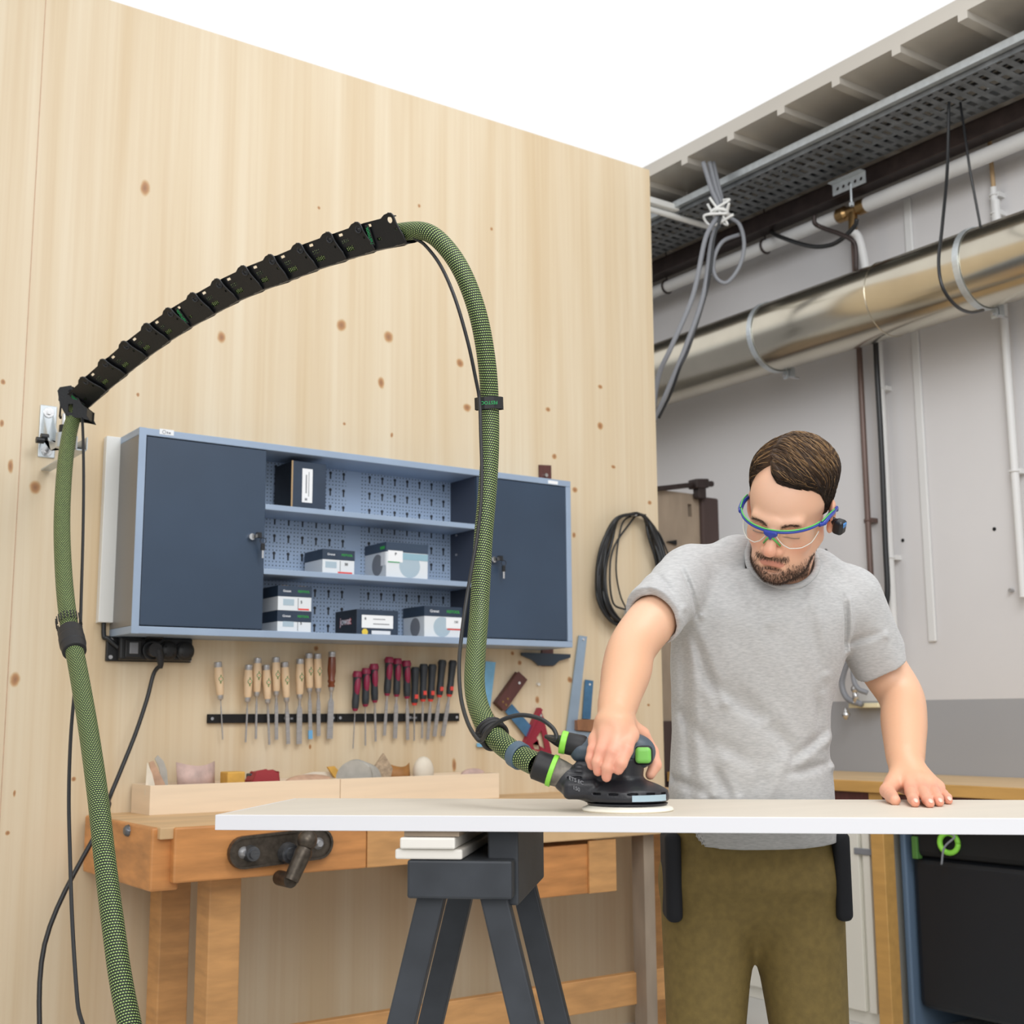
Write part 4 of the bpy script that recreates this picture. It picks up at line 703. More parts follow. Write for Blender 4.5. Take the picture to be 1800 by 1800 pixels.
scrapn('sanding_disc', 'grey rounded sanding disc edge standing at the left in the left tray', 'sanding disc', sheet([(1120, 1200), (1090, 1135), (1110, 1110), (1150, 1150), (1175, 1220), (1185, 1390), (1150, 1390)], 3.76, 0, .003, S3), 'scrap_grey')
def bent(x0, x1, y0, y1, conv, Y, m, name, lab, arch=.03, n=10, th=.002):
    a, c = conv(x0, y0, Y), conv(x1, y0, Y); d = conv(x0, y1, Y); V = []; 
    for i in range(n+1):
        u = i/n; x = a[0]+(c[0]-a[0])*u; yy = Y-arch*math.sin(math.pi*u)+.02; zz = a[2]-(abs(u-.5) < .5)*.012*math.sin(math.pi*u)
        V += [(x, yy, d[2]), (x+.006*(u-.5), yy+.015, zz), (x, yy+th, d[2]), (x+.006*(u-.5), yy+.015+th, zz)]
    F = []
    for i in range(n): p = i*4; q = p+4; F += [(p, q, q+1, p+1), (p+2, p+3, q+3, q+2), (p+1, q+1, q+3, p+3), (p, p+2, q+2, q)]
    F += [(0, 1, 3, 2), (n*4, n*4+2, n*4+3, n*4+1)]
    b = B(); b.add(V, F); return tag(obj(name, b, m, smooth=True), lab, 'sandpaper')
bent(1275, 1535, 1160, 1380, S3, 3.75, 'scrap_pink', 'sanding_sheet', 'curled brownish pink sanding sheet in the left tray')
def blk3(x0, x1, y0, y1, Y, dep, m, name, lab, cat='sanding block', bev=.004, conv=S):
    a, c = conv(x0, y1, Y), conv(x1, y0, Y); return tag(obj(name, B().box((a[0], Y, a[2]), (c[0], Y+dep, c[2])), m, bevel=bev), lab, cat)
blk3(212, 330, 850, 1010, 3.72, .06, 'scrap_yellow', 'sanding_block', 'yellow sanding block in the left tray'); blk3(206, 216, 855, 1010, 3.73, .05, 'scrap_tan', 'sanding_pad', 'thin tan pad leaning on the yellow block', bev=.001); blk3(360, 425, 862, 1010, 3.76, .04, 'square_dark', 'sanding_block', 'dark striped sanding block between the yellow and the red ones')
a = S(462, 905, 3.73); tag(obj('sanding_block', B().prism([[(-.05, -.05), (.05, -.05), (.04, .022), (.02, .028), (-.03, .024), (-.048, .0)]], a, X_, Z_, (0, .05, 0)), 'scrap_red', bevel=.004), 'dark red angular sanding block in the left tray', 'sanding block')
tag(obj('sanding_disc', B().ell(S(735, 912, 3.76), (.085, .03, .022)), 'scrap_tan', smooth=True), 'flat tan disc peeking over the right end of the left tray', 'sanding disc')
tag(obj('sanding_sheet', B().prism([[(-.09, -.03), (.07, -.03), (.10, .015), (.06, .019), (-.02, .022), (-.07, .012)]], S(800, 895, 3.80), X_, Z_, (0, .01, 0)), 'scrap_cream'), 'cream paper lying behind the tan disc in the left tray', 'sandpaper')
tag(obj('sanding_sheet', B().prism([[(-.025, .02), (.0, .022), (.03, -.01), (.03, -.04), (.02, -.04)]], S(893, 860, 3.78), X_, Z_, (0, .01, 0)), 'scrap_yellow'), 'yellow edged sheet at the joint of the two trays', 'sandpaper')
a = S(1060, 900, 3.76); 
tag(obj('sanding_disc', B().tube([a+(-.035, -.02, 0), a+(-.028, -.012, 0), a+(.03, .02, -.01)], [.062, .066, .060], 28), 'scrap_grey', smooth='auto'), 'pale grey round disc stack standing in the right tray', 'sanding disc')
scrapn('cork_block', 'speckled cork sheet standing at a slant in the right tray', 'cork', sheet([(1130, 850), (1205, 735), (1262, 830), (1240, 930), (1150, 930)], 3.77, 0, .01), 'cork')
bent(1262, 1395, 800, 930, S, 3.75, 'scrap_brown', 'sanding_sheet', 'curled brown and yellow sanding sheet in the right tray', .025)
tag(obj('sponge', B().ell(S(1455, 850, 3.77), (.038, .03, .05)), 'scrap_cream', smooth=True), 'cream sponge lump in the right tray', 'sponge')
tag(obj('sanding_sheet', B().ell(S(1770, 870, 3.78), (.05, .02, .022)), 'scrap_pink', smooth=True), 'pinkish scrap at the right end of the right tray', 'sandpaper')
# ================================================================= BOARD
BT = .975; FL = np.array([.832, 2.037]); e1 = np.array([.731, -.682]); e1 /= np.linalg.norm(e1); e2 = np.array([-e1[1], e1[0]]); E1 = np.array([*e1, 0]); E2 = np.array([*e2, 0])
def bq(a, b, z): return np.array([*(FL+e1*a+e2*b), z])
t = thing('wood_board', 'long pale wooden board the man is sanding, lying level in front of him', 'board', bq(.9, .215, BT-.025))
obj('panel', B().obox(bq(.903, .2165, BT-.0125), E1*.897, E2*.2135, (0, 0, .0125)), 'board_wood', t, bevel=.001, seg=2)
obj('edging', B().obox(bq(.9, .0015, BT-.0125), E1*.9, E2*.0015, (0, 0, .0122)), 'board_edge', t, bevel=.001); obj('edging', B().obox(bq(.0015, .2165, BT-.0125), E1*.0015, E2*.2135, (0, 0, .0122)), 'board_edge', t, bevel=.001)
def horse(a0, lab):
    t = thing('sawhorse', lab, 'sawhorse', bq(a0+.05, .2, 0), 'sawhorses under the board'); zt = BT-.0255
    obj('top_beam', B().obox(bq(a0+.045, .21, zt-.004), E1*.045, E2*.2, (0, 0, .004)), 'weathered_wood', t); obj('pad', B().obox(bq(a0+.04, .21, zt-.018), E1*.045, E2*.21, (0, 0, .009)), 'support_white', t, bevel=.003)
    obj('pad', B().obox(bq(a0+.04, .21, zt-.036), E1*.055, E2*.2, (0, 0, .008)), 'support_white', t, bevel=.003)
    obj('side_beam', B().obox(bq(a0+.155, .23, zt-.06), E1*.025, E2*.18, (0, 0, .059)), 'support_dark', t, bevel=.003)
    obj('cross_head', B().obox(bq(a0+.09, .21, zt-.075), E1*.085, E2*.2, (0, 0, .03)), 'support_dark', t, bevel=.004)
    for b in (.05, .37):
        for s in (-1, 1):
            p = bq(a0+.09+s*.05, b, zt-.10); q = bq(a0+.09+s*.26, b, 0); obj('leg', B().obox((p+q)/2, (q-p)/2, E2*.015, np.cross((q-p)/np.linalg.norm(q-p), E2)*.022), 'support_dark', t, bevel=.003)
horse(.315, 'dark sawhorse with pale padded beams under the left part of the board'); horse(1.45, 'dark sawhorse with pale padded beams under the right end of the board')

# ================================================================= SANDER
SCN = np.array([1.406, 1.671, BT]); su = R0-Fh*.12; su /= np.linalg.norm(su); sv = np.cross(ZU, su)
SM = np.stack([su, sv, ZU])
def sp(a, b, z): return SCN+su*a+sv*b+ZU*z
t = thing('orbital_sander', 'black orbital sander with green button, held on the board by the man', 'sander', SCN); SANDER = t
def snd(name, F, m, sm=1): V, Q = F.mesh(sm); return sobj(name, V@SM+SCN, Q, m, t)
G = SDF((-.15, -.09, .012), (.09, .09, .09), .0018)
G.loft([(.016, 0, 0, .066, .064), (.019, 0, 0, .070, .068), (.034, 0, 0, .069, .067), (.044, -.002, 0, .052, .050), (.050, -.004, 0, .036, .036), (.056, -.003, 0, .030, .032), (.086, 0, 0, .031, .033)], .006)
G.cone((-.04, 0, .034), (-.10, -.004, .052), .024, .024, .010).box((-.075, -.01, .036), (.03, .03, .016), .01, .01).box((-.055, 0, .066), (.032, .026, .016), .008, .008)
for k in range(5): G.box((-.086+k*.0, -.03, .055+k*.0065), (.012, .006, .0016), .0005, 0, True)
for k in range(6): a = math.radians(-135+k*27); G.box((.069*math.cos(a), .067*math.sin(a), .030), (.009, .006, .0016), .001, 0, True, M=[(math.cos(a+math.pi/2), -math.sin(a+math.pi/2), 0), (math.sin(a+math.pi/2), math.cos(a+math.pi/2), 0), (0, 0, 1)])
snd('body', G, 'sander_black')
G = SDF((-.13, -.05, .06), (.07, .05, .14), .0018)
G.cone((-.075, 0, .099), (.022, -.002, .094), .021, .025, .01).cone((-.03, 0, .098), (.014, 0, .101), .024, .025, .01).ell((.012, .0, .098), (.034, .030, .023), .01)
snd('housing', G, 'sander_grey')
G = SDF((-.0, -.05, .06), (.07, .0, .12), .0012); G.box((.0285, -.029, .0915), (.0135, .007, .0135), .0065, 0)
snd('button', G, 'sander_green')
G = SDF((-.0, -.05, .06), (.07, .0, .12), .0012); G.box((.0285, -.0265, .0915), (.016, .007, .016), .008, 0)
snd('button_rim', G, 'sander_dark')
obj('sanding_pad', B().lathe(sp(0, 0, .0095), sp(0, 0, .0165), [(0, .064), (.35, .067), (.6, .067), (.62, .058), (1, .056)], 48), 'sander_black', t, smooth='auto')
obj('foam_disc', B().lathe(sp(0, 0, 0), sp(0, 0, .0095), [(0, .074), (.25, .0765), (.6, .075), (1, .066)], 56), 'pad_foam', t, smooth='auto')
arc = B(); V = []
for k in range(13):
    a = math.radians(-82+k*4.6); 
    for z in (.0185, .0285):
        for r in (.0700, .0720): V.append(sp(r*math.cos(a), r*math.sin(a)*.975, z))
arc.add(V, [(i*4+p, i*4+q, i*4+4+q, i*4+4+p) for i in range(12) for p, q in ((0, 1), (1, 3), (3, 2), (2, 0))]+[(0, 2, 3, 1), (48, 49, 51, 50)])
obj('brake_strip', arc, 'tab_blue', t)
text('type_print', 'ETS EC', .0085, sp(-.082, -.0412, .051), su*.95-ZU*.35, ZU, 'cable_grey', t); text('type_print', '150', .0085, sp(-.082, -.0412, .038), su*.95-ZU*.35, ZU, 'cable_grey', t)
# cable plug at the tail
a = sp(-.070, 0, .104); b = sp(-.104, .0, .112); c = sp(-.132, .0, .121)
obj('tail_grip', B().lathe(a, b, [(0, .018), (.15, .0195), (.9, .0185), (1, .016)], 24), 'black_rubber', t, smooth='auto'); ax = (b-a)/np.linalg.norm(b-a)
obj('plug_ring', B().lathe(b-ax*.004, b+ax*.007, [(0, .0185), (.1, .0195), (.9, .0195), (1, .0175)], 24), 'lime', t, smooth='auto')
obj('plug_boot', B().lathe(b+ax*.006, c, [(0, .011), (.4, .009), (1, .0045)], 16), 'black_rubber', t, smooth='auto')
PLUG = c
# ================================================================= HOSE
m = bpy.data.materials.new('hose_sleeve'); m.use_nodes = True; N = m.node_tree.nodes; K = m.node_tree.links; b = N['Principled BSDF']; b.inputs['Roughness'].default_value = .55
uv = N.new('ShaderNodeUVMap'); uv.uv_map = 'uv'; s = N.new('ShaderNodeSeparateXYZ'); K.new(uv.outputs[0], s.inputs[0])
def Mn(op, *a):
    n = N.new('ShaderNodeMath'); n.operation = op
    for i, v in enumerate(a):
        if isinstance(v, (int, float)): n.inputs[i].default_value = v
        else: K.new(v, n.inputs[i])
    return n.outputs[0]
NA, PV = 26, .0054
V_ = Mn('ADD', Mn('DIVIDE', s.outputs['Y'], PV), Mn('MULTIPLY', s.outputs['X'], 2)); fv = Mn('FRACT', V_); iv = Mn('FLOOR', V_)
Uu = Mn('ADD', Mn('MULTIPLY', s.outputs['X'], NA), Mn('MULTIPLY', iv, .5)); fu = Mn('FRACT', Uu)
dot = Mn('MULTIPLY', Mn('LESS_THAN', Mn('ABSOLUTE', Mn('SUBTRACT', fu, .5)), .26), Mn('LESS_THAN', Mn('ABSOLUTE', Mn('SUBTRACT', fv, .5)), .19))
thr = Mn('LESS_THAN', Mn('ABSOLUTE', Mn('SUBTRACT', fv, .5)), .24)
m1 = N.new('ShaderNodeMixRGB'); K.new(thr, m1.inputs[0]); m1.inputs[1].default_value = lin('080c0a'); m1.inputs[2].default_value = lin('1d4a17')
m2 = N.new('ShaderNodeMixRGB'); K.new(dot, m2.inputs[0]); K.new(m1.outputs[0], m2.inputs[1]); m2.inputs[2].default_value = lin('bccf82'); K.new(m2.outputs[0], b.inputs['Base Color'])
bm = N.new('ShaderNodeBump'); bm.inputs['Strength'].default_value = .6; bm.inputs['Distance'].default_value = .001; K.new(Mn('ADD', thr, dot), bm.inputs['Height']); K.new(bm.outputs[0], b.inputs['Normal']); MAT['hose'] = m
piv = [(131, 694), (165, 662), (200, 632), (237, 601), (277, 571), (316, 545), (359, 520), (402, 496), (448, 475), (496, 457), (545, 437), (597, 419), (648, 402), (705, 388)]
PD = [3.42-(i/13)**.95*.74 for i in range(14)]
PP = [at(x, y, d) for (x, y), d in zip(piv, PD)]
def frame(i):
    T = PP[min(i+1, 13)]-PP[max(i-1, 0)] if i else PP[1]-PP[0]; T = T/np.linalg.norm(T)
    return T
def seg_axes(p, q):
    T = q-p; l = np.linalg.norm(T); T = T/l; S_ = CC-(p+q)/2; S_ = S_/np.linalg.norm(S_)+ZU*.10; S_ = S_-T*T.dot(S_); S_ = S_/np.linalg.norm(S_); Nn = np.cross(S_, T)
    return T, Nn, S_, l       # S_ points to the camera side
armh = []
for i in range(14):
    T, Nn, S_, l = seg_axes(PP[max(i-1, 0)], PP[max(i, 1)]); armh.append(PP[i]-Nn*.024)
left = [at(x, y, d) for x, y, d in ((262, 1950, 2.2), (232, 1820, 2.27), (212, 1720, 2.32), (198, 1620, 2.37), (189, 1550, 2.41), (183, 1500, 2.44), (172, 1400, 2.52), (155, 1280, 2.66), (136, 1170, 2.80), (121, 1095, 2.90), (112, 1010, 3.02), (109, 910, 3.16), (115, 810, 3.30), (126, 745, 3.40))]
right = [at(x, y, d) for x, y, d in ((752, 409, 2.64), (788, 440, 2.63), (818, 490, 2.63), (842, 560, 2.64), (856, 640, 2.66), (861, 715, 2.68), (861, 790, 2.68), (857, 860, 2.67), (850, 940, 2.65), (846, 1010, 2.63), (842, 1080, 2.60), (837, 1140, 2.54), (834, 1195, 2.46), (839, 1235, 2.40), (855, 1275, 2.32), (880, 1305, 2.27), (910, 1327, 2.23), (945, 1345, 2.19))]
floorp = [np.array((.15, 1.05, .021)), np.array((.45, 1.40, .021)), np.array((.66, 1.75, .03)), np.array((.78, 2.05, .20))]
HP = spline(floorp+left+armh+right, 14)
t = thing('suction_hose', 'thick green and black woven suction hose running over the boom to the sander', 'hose', floorp[0]+(0, 0, -.02)); HOSE = t
obj('sleeve', B().tube(HP, .0198, 40, uvscale=1), 'hose', t, smooth=True)
HPa = np.array(HP)
def near(x, y, D): q = at(x, y, D); i = int(np.argmin(((HPa-q)**2).sum(1))); T = HPa[i+1]-HPa[i-1]; return HPa[i], T/np.linalg.norm(T), i
def sleeve(x0, y0, x1, y1, D, prof, name, m_, n=36):
    a, _, i = near(x0, y0, D); b, _, j = near(x1, y1, D); i, j = min(i, j), max(i, j); P = HPa[i:j+1]; 
    if len(P) < 3: P = np.array([HPa[i]+(HPa[j]-HPa[i])*u for u in np.linspace(0, 1, 8)])
    u = np.linspace(0, 1, 40); seg = np.linspace(0, len(P)-1, 40); P = [P[int(s_)]*(1-s_ % 1)+P[min(int(s_)+1, len(P)-1)]*(s_ % 1) for s_ in seg]
    return obj(name, B().tube(P, [np.interp(v, [p[0] for p in prof], [p[1] for p in prof]) for v in u], n), m_, t, smooth='auto')
c_ = sleeve(119, 1078, 134, 1170, 2.85, [(0, .0215), (.03, .026), (.28, .0275), (.30, .0285), (.62, .0285), (.63, .0275), (.93, .0275), (1, .0235)], 'coupling', 'black_rubber')
rb = B(); a_, T_, _ = near(118, 1093, 2.9)
for k in range(24):
    q = 2*math.pi*k/24; nx = np.cross(T_, Z_); nx /= np.linalg.norm(nx); ny = np.cross(T_, nx); o_ = a_+(nx*math.cos(q)+ny*math.sin(q))*.0275; rb.cyl(o_-T_*.013, o_+T_*.013, .0014, n=6)
obj('grip_rib', rb, 'black_rubber', c_)
sleeve(900, 1322, 924, 1336, 2.23, [(0, .0215), (.1, .0235), (.9, .0235), (1, .0215)], 'rubber_band', 'strap_blue')
# end connector down to the sander outlet
E0 = HP[-1]; E1_ = sp(-.098, -.004, .056); ax = (E1_-E0)/np.linalg.norm(E1_-E0); ln = np.linalg.norm(E1_-E0)
obj('connector_sleeve', B().lathe(E0-ax*.006, E0+ax*ln*.42, [(0, .0215), (.1, .025), (.95, .0255), (1, .022)], 32), 'black_rubber', t, smooth='auto')
obj('connector_ring', B().lathe(E0+ax*ln*.40, E0+ax*ln*.56, [(0, .0255), (.08, .0275), (.92, .0275), (1, .0245)], 32), 'lime', t, smooth='auto')
obj('connector_nose', B().lathe(E0+ax*ln*.55, E0+ax*ln*1.03, [(0, .0245), (.5, .023), (1, .0205)], 32), 'dusty', t, smooth='auto')
# hook and loop strap with word, holding the cable
def strap(x, y, D, lab, w_=.030, flip=True, r=.0225, txt=True):
    p, T, i = near(x, y, D); s_ = thing('cable_strap', lab, 'strap', p, 'black straps with a green word')
    cd_ = (CC-p); cd_ -= T*cd_.dot(T); cd_ /= np.linalg.norm(cd_); sd = np.cross(T, cd_); up_ = T if T[2] > 0 else -T; sd = np.cross(up_, cd_)
    b = B(); pr = [(r*1.28, -.010), (r*1.30, .006), (r*1.05, r*.72), (r*.4, r*1.05), (-r*.5, r*1.05), (-r*1.15, r*.66), (-r*1.42, .2*r), (-r*1.3, -.5*r), (-r*.5, -r*1.05), (r*.5, -r*1.05), (r*1.1, -.6*r)]
    sgn = 1; inner = [(x_*.92, y_*.92) for x_, y_ in pr]
    b.prism([pr, inner[::-1]], p-up_*w_/2, sd*sgn, cd_, up_*w_); obj('band', b, 'black_rubber', s_, bevel=.001)
    if txt: text('word', 'FESTOOL', w_*.42, p+cd_*(r*1.06)+(-sd*.004), -sd if flip else sd, -up_ if flip else up_, 'green_text', s_, ex=.0006)
    return s_
strap(861, 711, 2.68, 'black strap with a green word binding cable to hose above the cabinet', .024)
# ================================================================= BOOM ARM
t = thing('hose_boom', 'curved black articulated hose boom reaching from the wall bracket to the upper right', 'boom arm', at(118, 790, 3.45))
def segment(i):
    p, q = PP[i-1], PP[i]; T, Nn, S_, l = seg_axes(p, q); last = i == 13
    out = [(-.002, .010), (.010, .011), (l-.030, .011), (l-.018, .017), (l-.006, .0185), (l+.004, .0165), (l+.0085, .011), (l+.0095, -.004), (l+.013, -.018), (l+.019, -.034), (l+.021, -.050), (l+.010, -.0515), (l-.006, -.0505), (l-.018, -.053), (.020, -.051), (.010, -.047), (.004, -.035), (-.002, -.01)]
    def rr(x0, y0, x1, y1): return rrect(x0, y0, x1, y1, .0012, 2)[::-1]
    holes = [rr(.027, -.037, .054, -.026) if i not in (1, 6, 13) else rr(.036, -.033, .048, -.0265), rr(l+.001, -.021, l+.006, -.0155)]
    if i in (1, 6, 13): holes += [rr(.020, .000, .032, .006)]
    else: holes += [rr(.022, .000, .036, .006), rr(.024, -.018, .0285, -.009), rr(.030, -.018, .0345, -.009), rr(.036, -.018, .0405, -.009), rr(.042, -.018, .0455, -.009)]
    if last: holes += [circ(l-.006, .004, .0075, 16)[::-1]]
    s_ = obj('segment', B().prism([out]+holes, p+S_*.0225, T+S_*.07, Nn+S_*.22, S_*.0028).prism([[(x, min(y, -.006)) for x, y in out]], p-S_*.0225, T-S_*.07, Nn-S_*.22, -S_*.0028).obox(p+T*l*.5-Nn*.0500+T*.004, T*(l*.5), S_*.014, Nn*.0015).obox(p+T*(l-.018)+Nn*.0135+S_*.010, T*.004, S_*.014, Nn*.0012), 'arm_plastic', t, bevel=.0008, seg=2)
    # thickened flared rim
    obj('rim', B().tube([p+(T+S_*.07)*x+(Nn+S_*.22)*y+S_*.0262 for x, y in ((l-.004, .0183), (l+.0042, .0163), (l+.009, .010), (l+.0098, -.004), (l+.0135, -.018), (l+.0195, -.034), (l+.021, -.049))], .0015, 8), 'arm_rim_highlight', s_, smooth=True)
    if not last:
        c = q+S_*.0318-T*.003+Nn*.002; obj('rivet', B().torus(c, S_, .0078, .0021, 22, 6).cyl(c-S_*.003, c+S_*.0008, .0045).torus(c, S_, .0045, .001, 16, 5), 'arm_rim_highlight', s_, smooth=True)
    if i in (1, 6, 13):
        c = p+T*.022+S_*.0265-Nn*.018; Nn = (Nn+S_*.22)/1.024; S_ = np.cross(T, Nn); b = B().obox(c, T*.0055, Nn*.0235, S_*.0012); bd = obj('strap_band', b, 'black_rubber', s_, bevel=.001)
        text('word', 'FESTOOL', .0095, c+S_*.0014, Nn, -T, 'green_text', bd, ex=.0006)
for i in range(1, 14): segment(i)
# head clamp at the wall bracket
T, Nn, S_, l = seg_axes(PP[0], PP[1]); p0 = PP[0]
def bp(x, y): return at(x, y, 3.42)
b0 = [(108, 692), (112, 686), (131, 683), (137, 690), (150, 714), (160, 722), (159, 735), (162, 742), (148, 739), (130, 737), (122, 734), (112, 716)]
ctr = bp(131, 712); h_ = Z_; r_ = R0
poly = [((bp(*q)-ctr).dot(r_), (bp(*q)-ctr).dot(h_)) for q in b0]; hole = [((bp(*q)-ctr).dot(r_), (bp(*q)-ctr).dot(h_)) for q in ((127, 715), (127, 728), (134, 730), (135, 715))]
obj('head_clamp', B().prism([poly, hole], ctr-Fh*.027, r_, h_, -Fh*.003).prism([poly], ctr+Fh*.027, r_, h_, Fh*.003).obox(bp(125, 685), R0*.016, Fh*.028, Z_*.0015).obox(bp(157, 730), R0*.0015, Fh*.028, Z_*.014).obox(bp(110, 701), R0*.0015, Fh*.028, Z_*.012), 'arm_plastic', t, bevel=.001)
obj('rivet', B().torus(p0-Fh*.0305, Fh, .0075, .0014, 22, 6).cyl(p0-Fh*.0305, p0-Fh*.028, .0045), 'black_plastic', t, smooth=True)
obj('post_holder', B().tube([bp(108, 700), bp(106, 722), bp(105, 733)], .0028, 8).cyl(bp(105, 734), bp(120, 733), .004), 'arm_plastic', t, smooth=True)
obj('post', B().cyl(bp(115, 728), bp(113, 764), .010, n=20), 'chrome', t, smooth='auto')
obj('post_collar', B().cyl(bp(114, 748), bp(113, 762), .015, n=20), 'black_plastic', t, smooth='auto')
# wall bracket
wt = on(98, 760, 'Y', YW); x0 = on(68, 760, 'Y', YW)[0]; x1 = on(98, 760, 'Y', YW)[0]; zt = on(83, 713, 'Y', YW)[2]; zb = on(83, 805, 'Y', YW)[2]
t = thing('wall_bracket', 'grey steel wall bracket bolted to the plywood, carrying the hose boom', 'bracket', (x0, YW, zb))
obj('plate', B().box((x0, YW-.005, zb), (x1, YW, zt)), 'zinc', t, bevel=.003)
pc = bp(113, 766); xc = (x0+x1)/2
for s_ in (-.014, .014): obj('cheek', B().prism([[(0, zt-.03), (0, zb+.055), (YW-pc[1]+.01, pc[2]-.035), (YW-pc[1]+.01, pc[2]-.0), (.10, pc[2]+.004)]], (xc+s_-.0015, YW-.005, 0), (0, -1, 0), Z_, (.003, 0, 0)), 'zinc', t)
obj('arm_bottom', B().box((xc-.014, pc[1]-.01, pc[2]-.038), (xc+.014, YW-.005, pc[2]-.034)), 'zinc', t); obj('arm_top', B().cyl((pc[0], pc[1], pc[2]-.034), (pc[0], pc[1], pc[2]+.006), .022), 'zinc', t, smooth='auto')
for z in (zt-.022, zb+.02): q = np.array(((x0+x1)/2, YW-.005, z)); obj('bolt', B().cyl(q, q+(0, -.003, 0), .016, n=24).cyl(q, q+(0, -.008, 0), .008, n=6), 'chrome', t, bevel=.0008)
for x, y in ((68, 774), (76, 768)): q = on(x+3, y, 'Y', YW-.06); obj('black_bolt', B().cyl(q+(-.012, 0, 0), q+(.01, 0, 0), .0095, n=16), 'black_plastic', t, smooth='auto')
# ================================================================= CABLES ALONG THE HOSE
t = thing('sander_cable', 'thin black power cable running along the suction hose and looping to the sander', 'cable', (.45, 1.9, 0))
lc = [np.array((.10, 1.2, .005)), np.array((.40, 1.65, .005)), np.array((.6, 2.0, .08))]+[at(x, y, d) for x, y, d in ((150, 1900, 2.35), (136, 1760, 2.45), (127, 1620, 2.53), (123, 1500, 2.6), (121, 1400, 2.66), (124, 1300, 2.75), (131, 1215, 2.84), (140, 1120, 2.96), (143, 1040, 3.05), (146, 930, 3.2), (147, 830, 3.3), (145, 745, 3.38), (140, 722, 3.42))]
obj('lower_run', B().tube(spline(lc, 10), .0038, 10), 'cable_black', t, smooth=True)
rc = [at(x, y, d) for x, y, d in ((728, 418, 2.66), (748, 432, 2.65), (775, 468, 2.62), (800, 525, 2.6), (822, 600, 2.61), (836, 665, 2.63), (843, 705, 2.64), (845, 760, 2.63), (847, 830, 2.62), (845, 890, 2.61), (838, 950, 2.6), (829, 1000, 2.59), (819, 1060, 2.56), (811, 1120, 2.5), (807, 1170, 2.43), (810, 1225, 2.37), (822, 1270, 2.3), (839, 1299, 2.25), (848, 1300, 2.24), (858, 1285, 2.22), (882, 1266, 2.2), (915, 1257, 2.19), (948, 1263, 2.18), (970, 1278, 2.17), (978, 1292, 2.165))]
obj('upper_run', B().tube(spline(rc+[at(976, 1300, 2.165), PLUG+(PLUG-sp(-.12, 0, .117))*.2, PLUG-su*-.004], 10), .0038, 10), 'cable_black', t, smooth=True)
p, T, _ = near(866, 1291, 2.3); nrm = T
tb = B()
for k in (-.010, .0, .012): tb.torus(p+T*k+np.array((0, 0, .0)), T+np.array((0, 0, k*8)), .0235, .0045, 30, 8)
s_ = thing('cable_strap', 'plain black strap binding cable and hose just above the grey rubber band', 'strap', p); obj('band', tb, 'black_rubber', s_, smooth=True)
# ================================================================= MAN
def WL(l): return np.asarray(l)@LW
MB_ = WL(np.array([.475, 2.66, 0.]))
man = thing('person', 'bearded man in grey t-shirt and safety glasses leaning over the board, sanding with one hand', 'person', MB_)
def mobj(name, V, Q, m, parent=None, col=None): return sobj(name, np.asarray(V)@LW, Q, m, parent or man, col)
# --- head pose
def rotm(a, b, c):
    a, b, c = map(math.radians, (a, b, c)); ca, sa, cb, sb, cc, sc = math.cos(a), math.sin(a), math.cos(b), math.sin(b), math.cos(c), math.sin(c)
    return np.array([[ca, -sa, 0], [sa, ca, 0], [0, 0, 1]])@np.array([[1, 0, 0], [0, cb, -sb], [0, sb, cb]])@np.array([[cc, 0, sc], [0, 1, 0], [-sc, 0, cc]])
HR = rotm(-33, 29, 15.9); HT = np.array([.5345, 2.418, 1.5255])
def H2L(V): return np.asarray(V)@HR.T+HT
def L2H(P): return HR.T@(np.asarray(P)-HT)
# --- head field (x right in picture, y back, z up; eyes at z=0)
G = SDF((-.105, -.15, -.165), (.105, .135, .155), .0017)
G.ell((0, .014, .042), (.0735, .093, .080), .02).ell((0, -.030, .020), (.066, .062, .075), .02).ell((0, -.036, -.045), (.052, .052, .062), .03)
for s in (-1, 1):
    G.cone((s*.051, .004, -.055), (s*.032, -.050, -.090), .014, .014, .025).cone((s*.032, -.050, -.090), (s*.010, -.080, -.105), .014, .014, .02)
    G.ell((s*.040, -.062, -.036), (.022, .022, .024), .02); G.ell((s*.020, -.076, -.062), (.02, .02, .03), .02)
    G.cone((s*.012, -.0895, .001), (s*.040, -.080, .006), .010, .009, .016)
G.ell((0, -.083, -.096), (.021, .019, .015), .02).ell((0, -.060, -.085), (.045, .035, .035), .02)
for s in (-1, 1): G.ell((s*.031, -.103, -.016), (.017, .017, .011), .014, True)
for s in (-1, 1):
    G.ell((s*.031, -.0765, -.017), (.0165, .0145, .0125), .003).cone((s*.016, -.0895, -.0215), (s*.046, -.0815, -.0215), .0018, .0018, .002)
G.chain([(0, -.090, .004), (0, -.103, -.018), (0, -.116, -.040)], [.008, .0085, .011], .010).ell((0, -.119, -.0445), (.0115, .0105, .0095), .008)
for s in (-1, 1): G.ell((s*.0135, -.104, -.0475), (.0082, .0115, .0080), .006)
for s in (-1, 1): G.ell((s*.0068, -.111, -.0548), (.0034, .0052, .004), .003, True)
G.ell((0, -.090, -.060), (.026, .014, .018), .014)
G.chain([(-.025, -.0885, -.0680), (-.009, -.0985, -.0710), (0, -.0995, -.0718), (.009, -.0985, -.0710), (.025, -.0885, -.0680)], [.0020, .0030, .0030, .0030, .0020], .004)
G.chain([(-.021, -.0885, -.0765), (0, -.0965, -.0790), (.021, -.0885, -.0765)], [.0025, .0042, .0025], .005)
G.cone((-.024, -.0965, -.0748), (.024, -.0965, -.0748), .0012, .0012, .002, True).ell((0, -.100, -.088), (.018, .007, .005), .007, True)
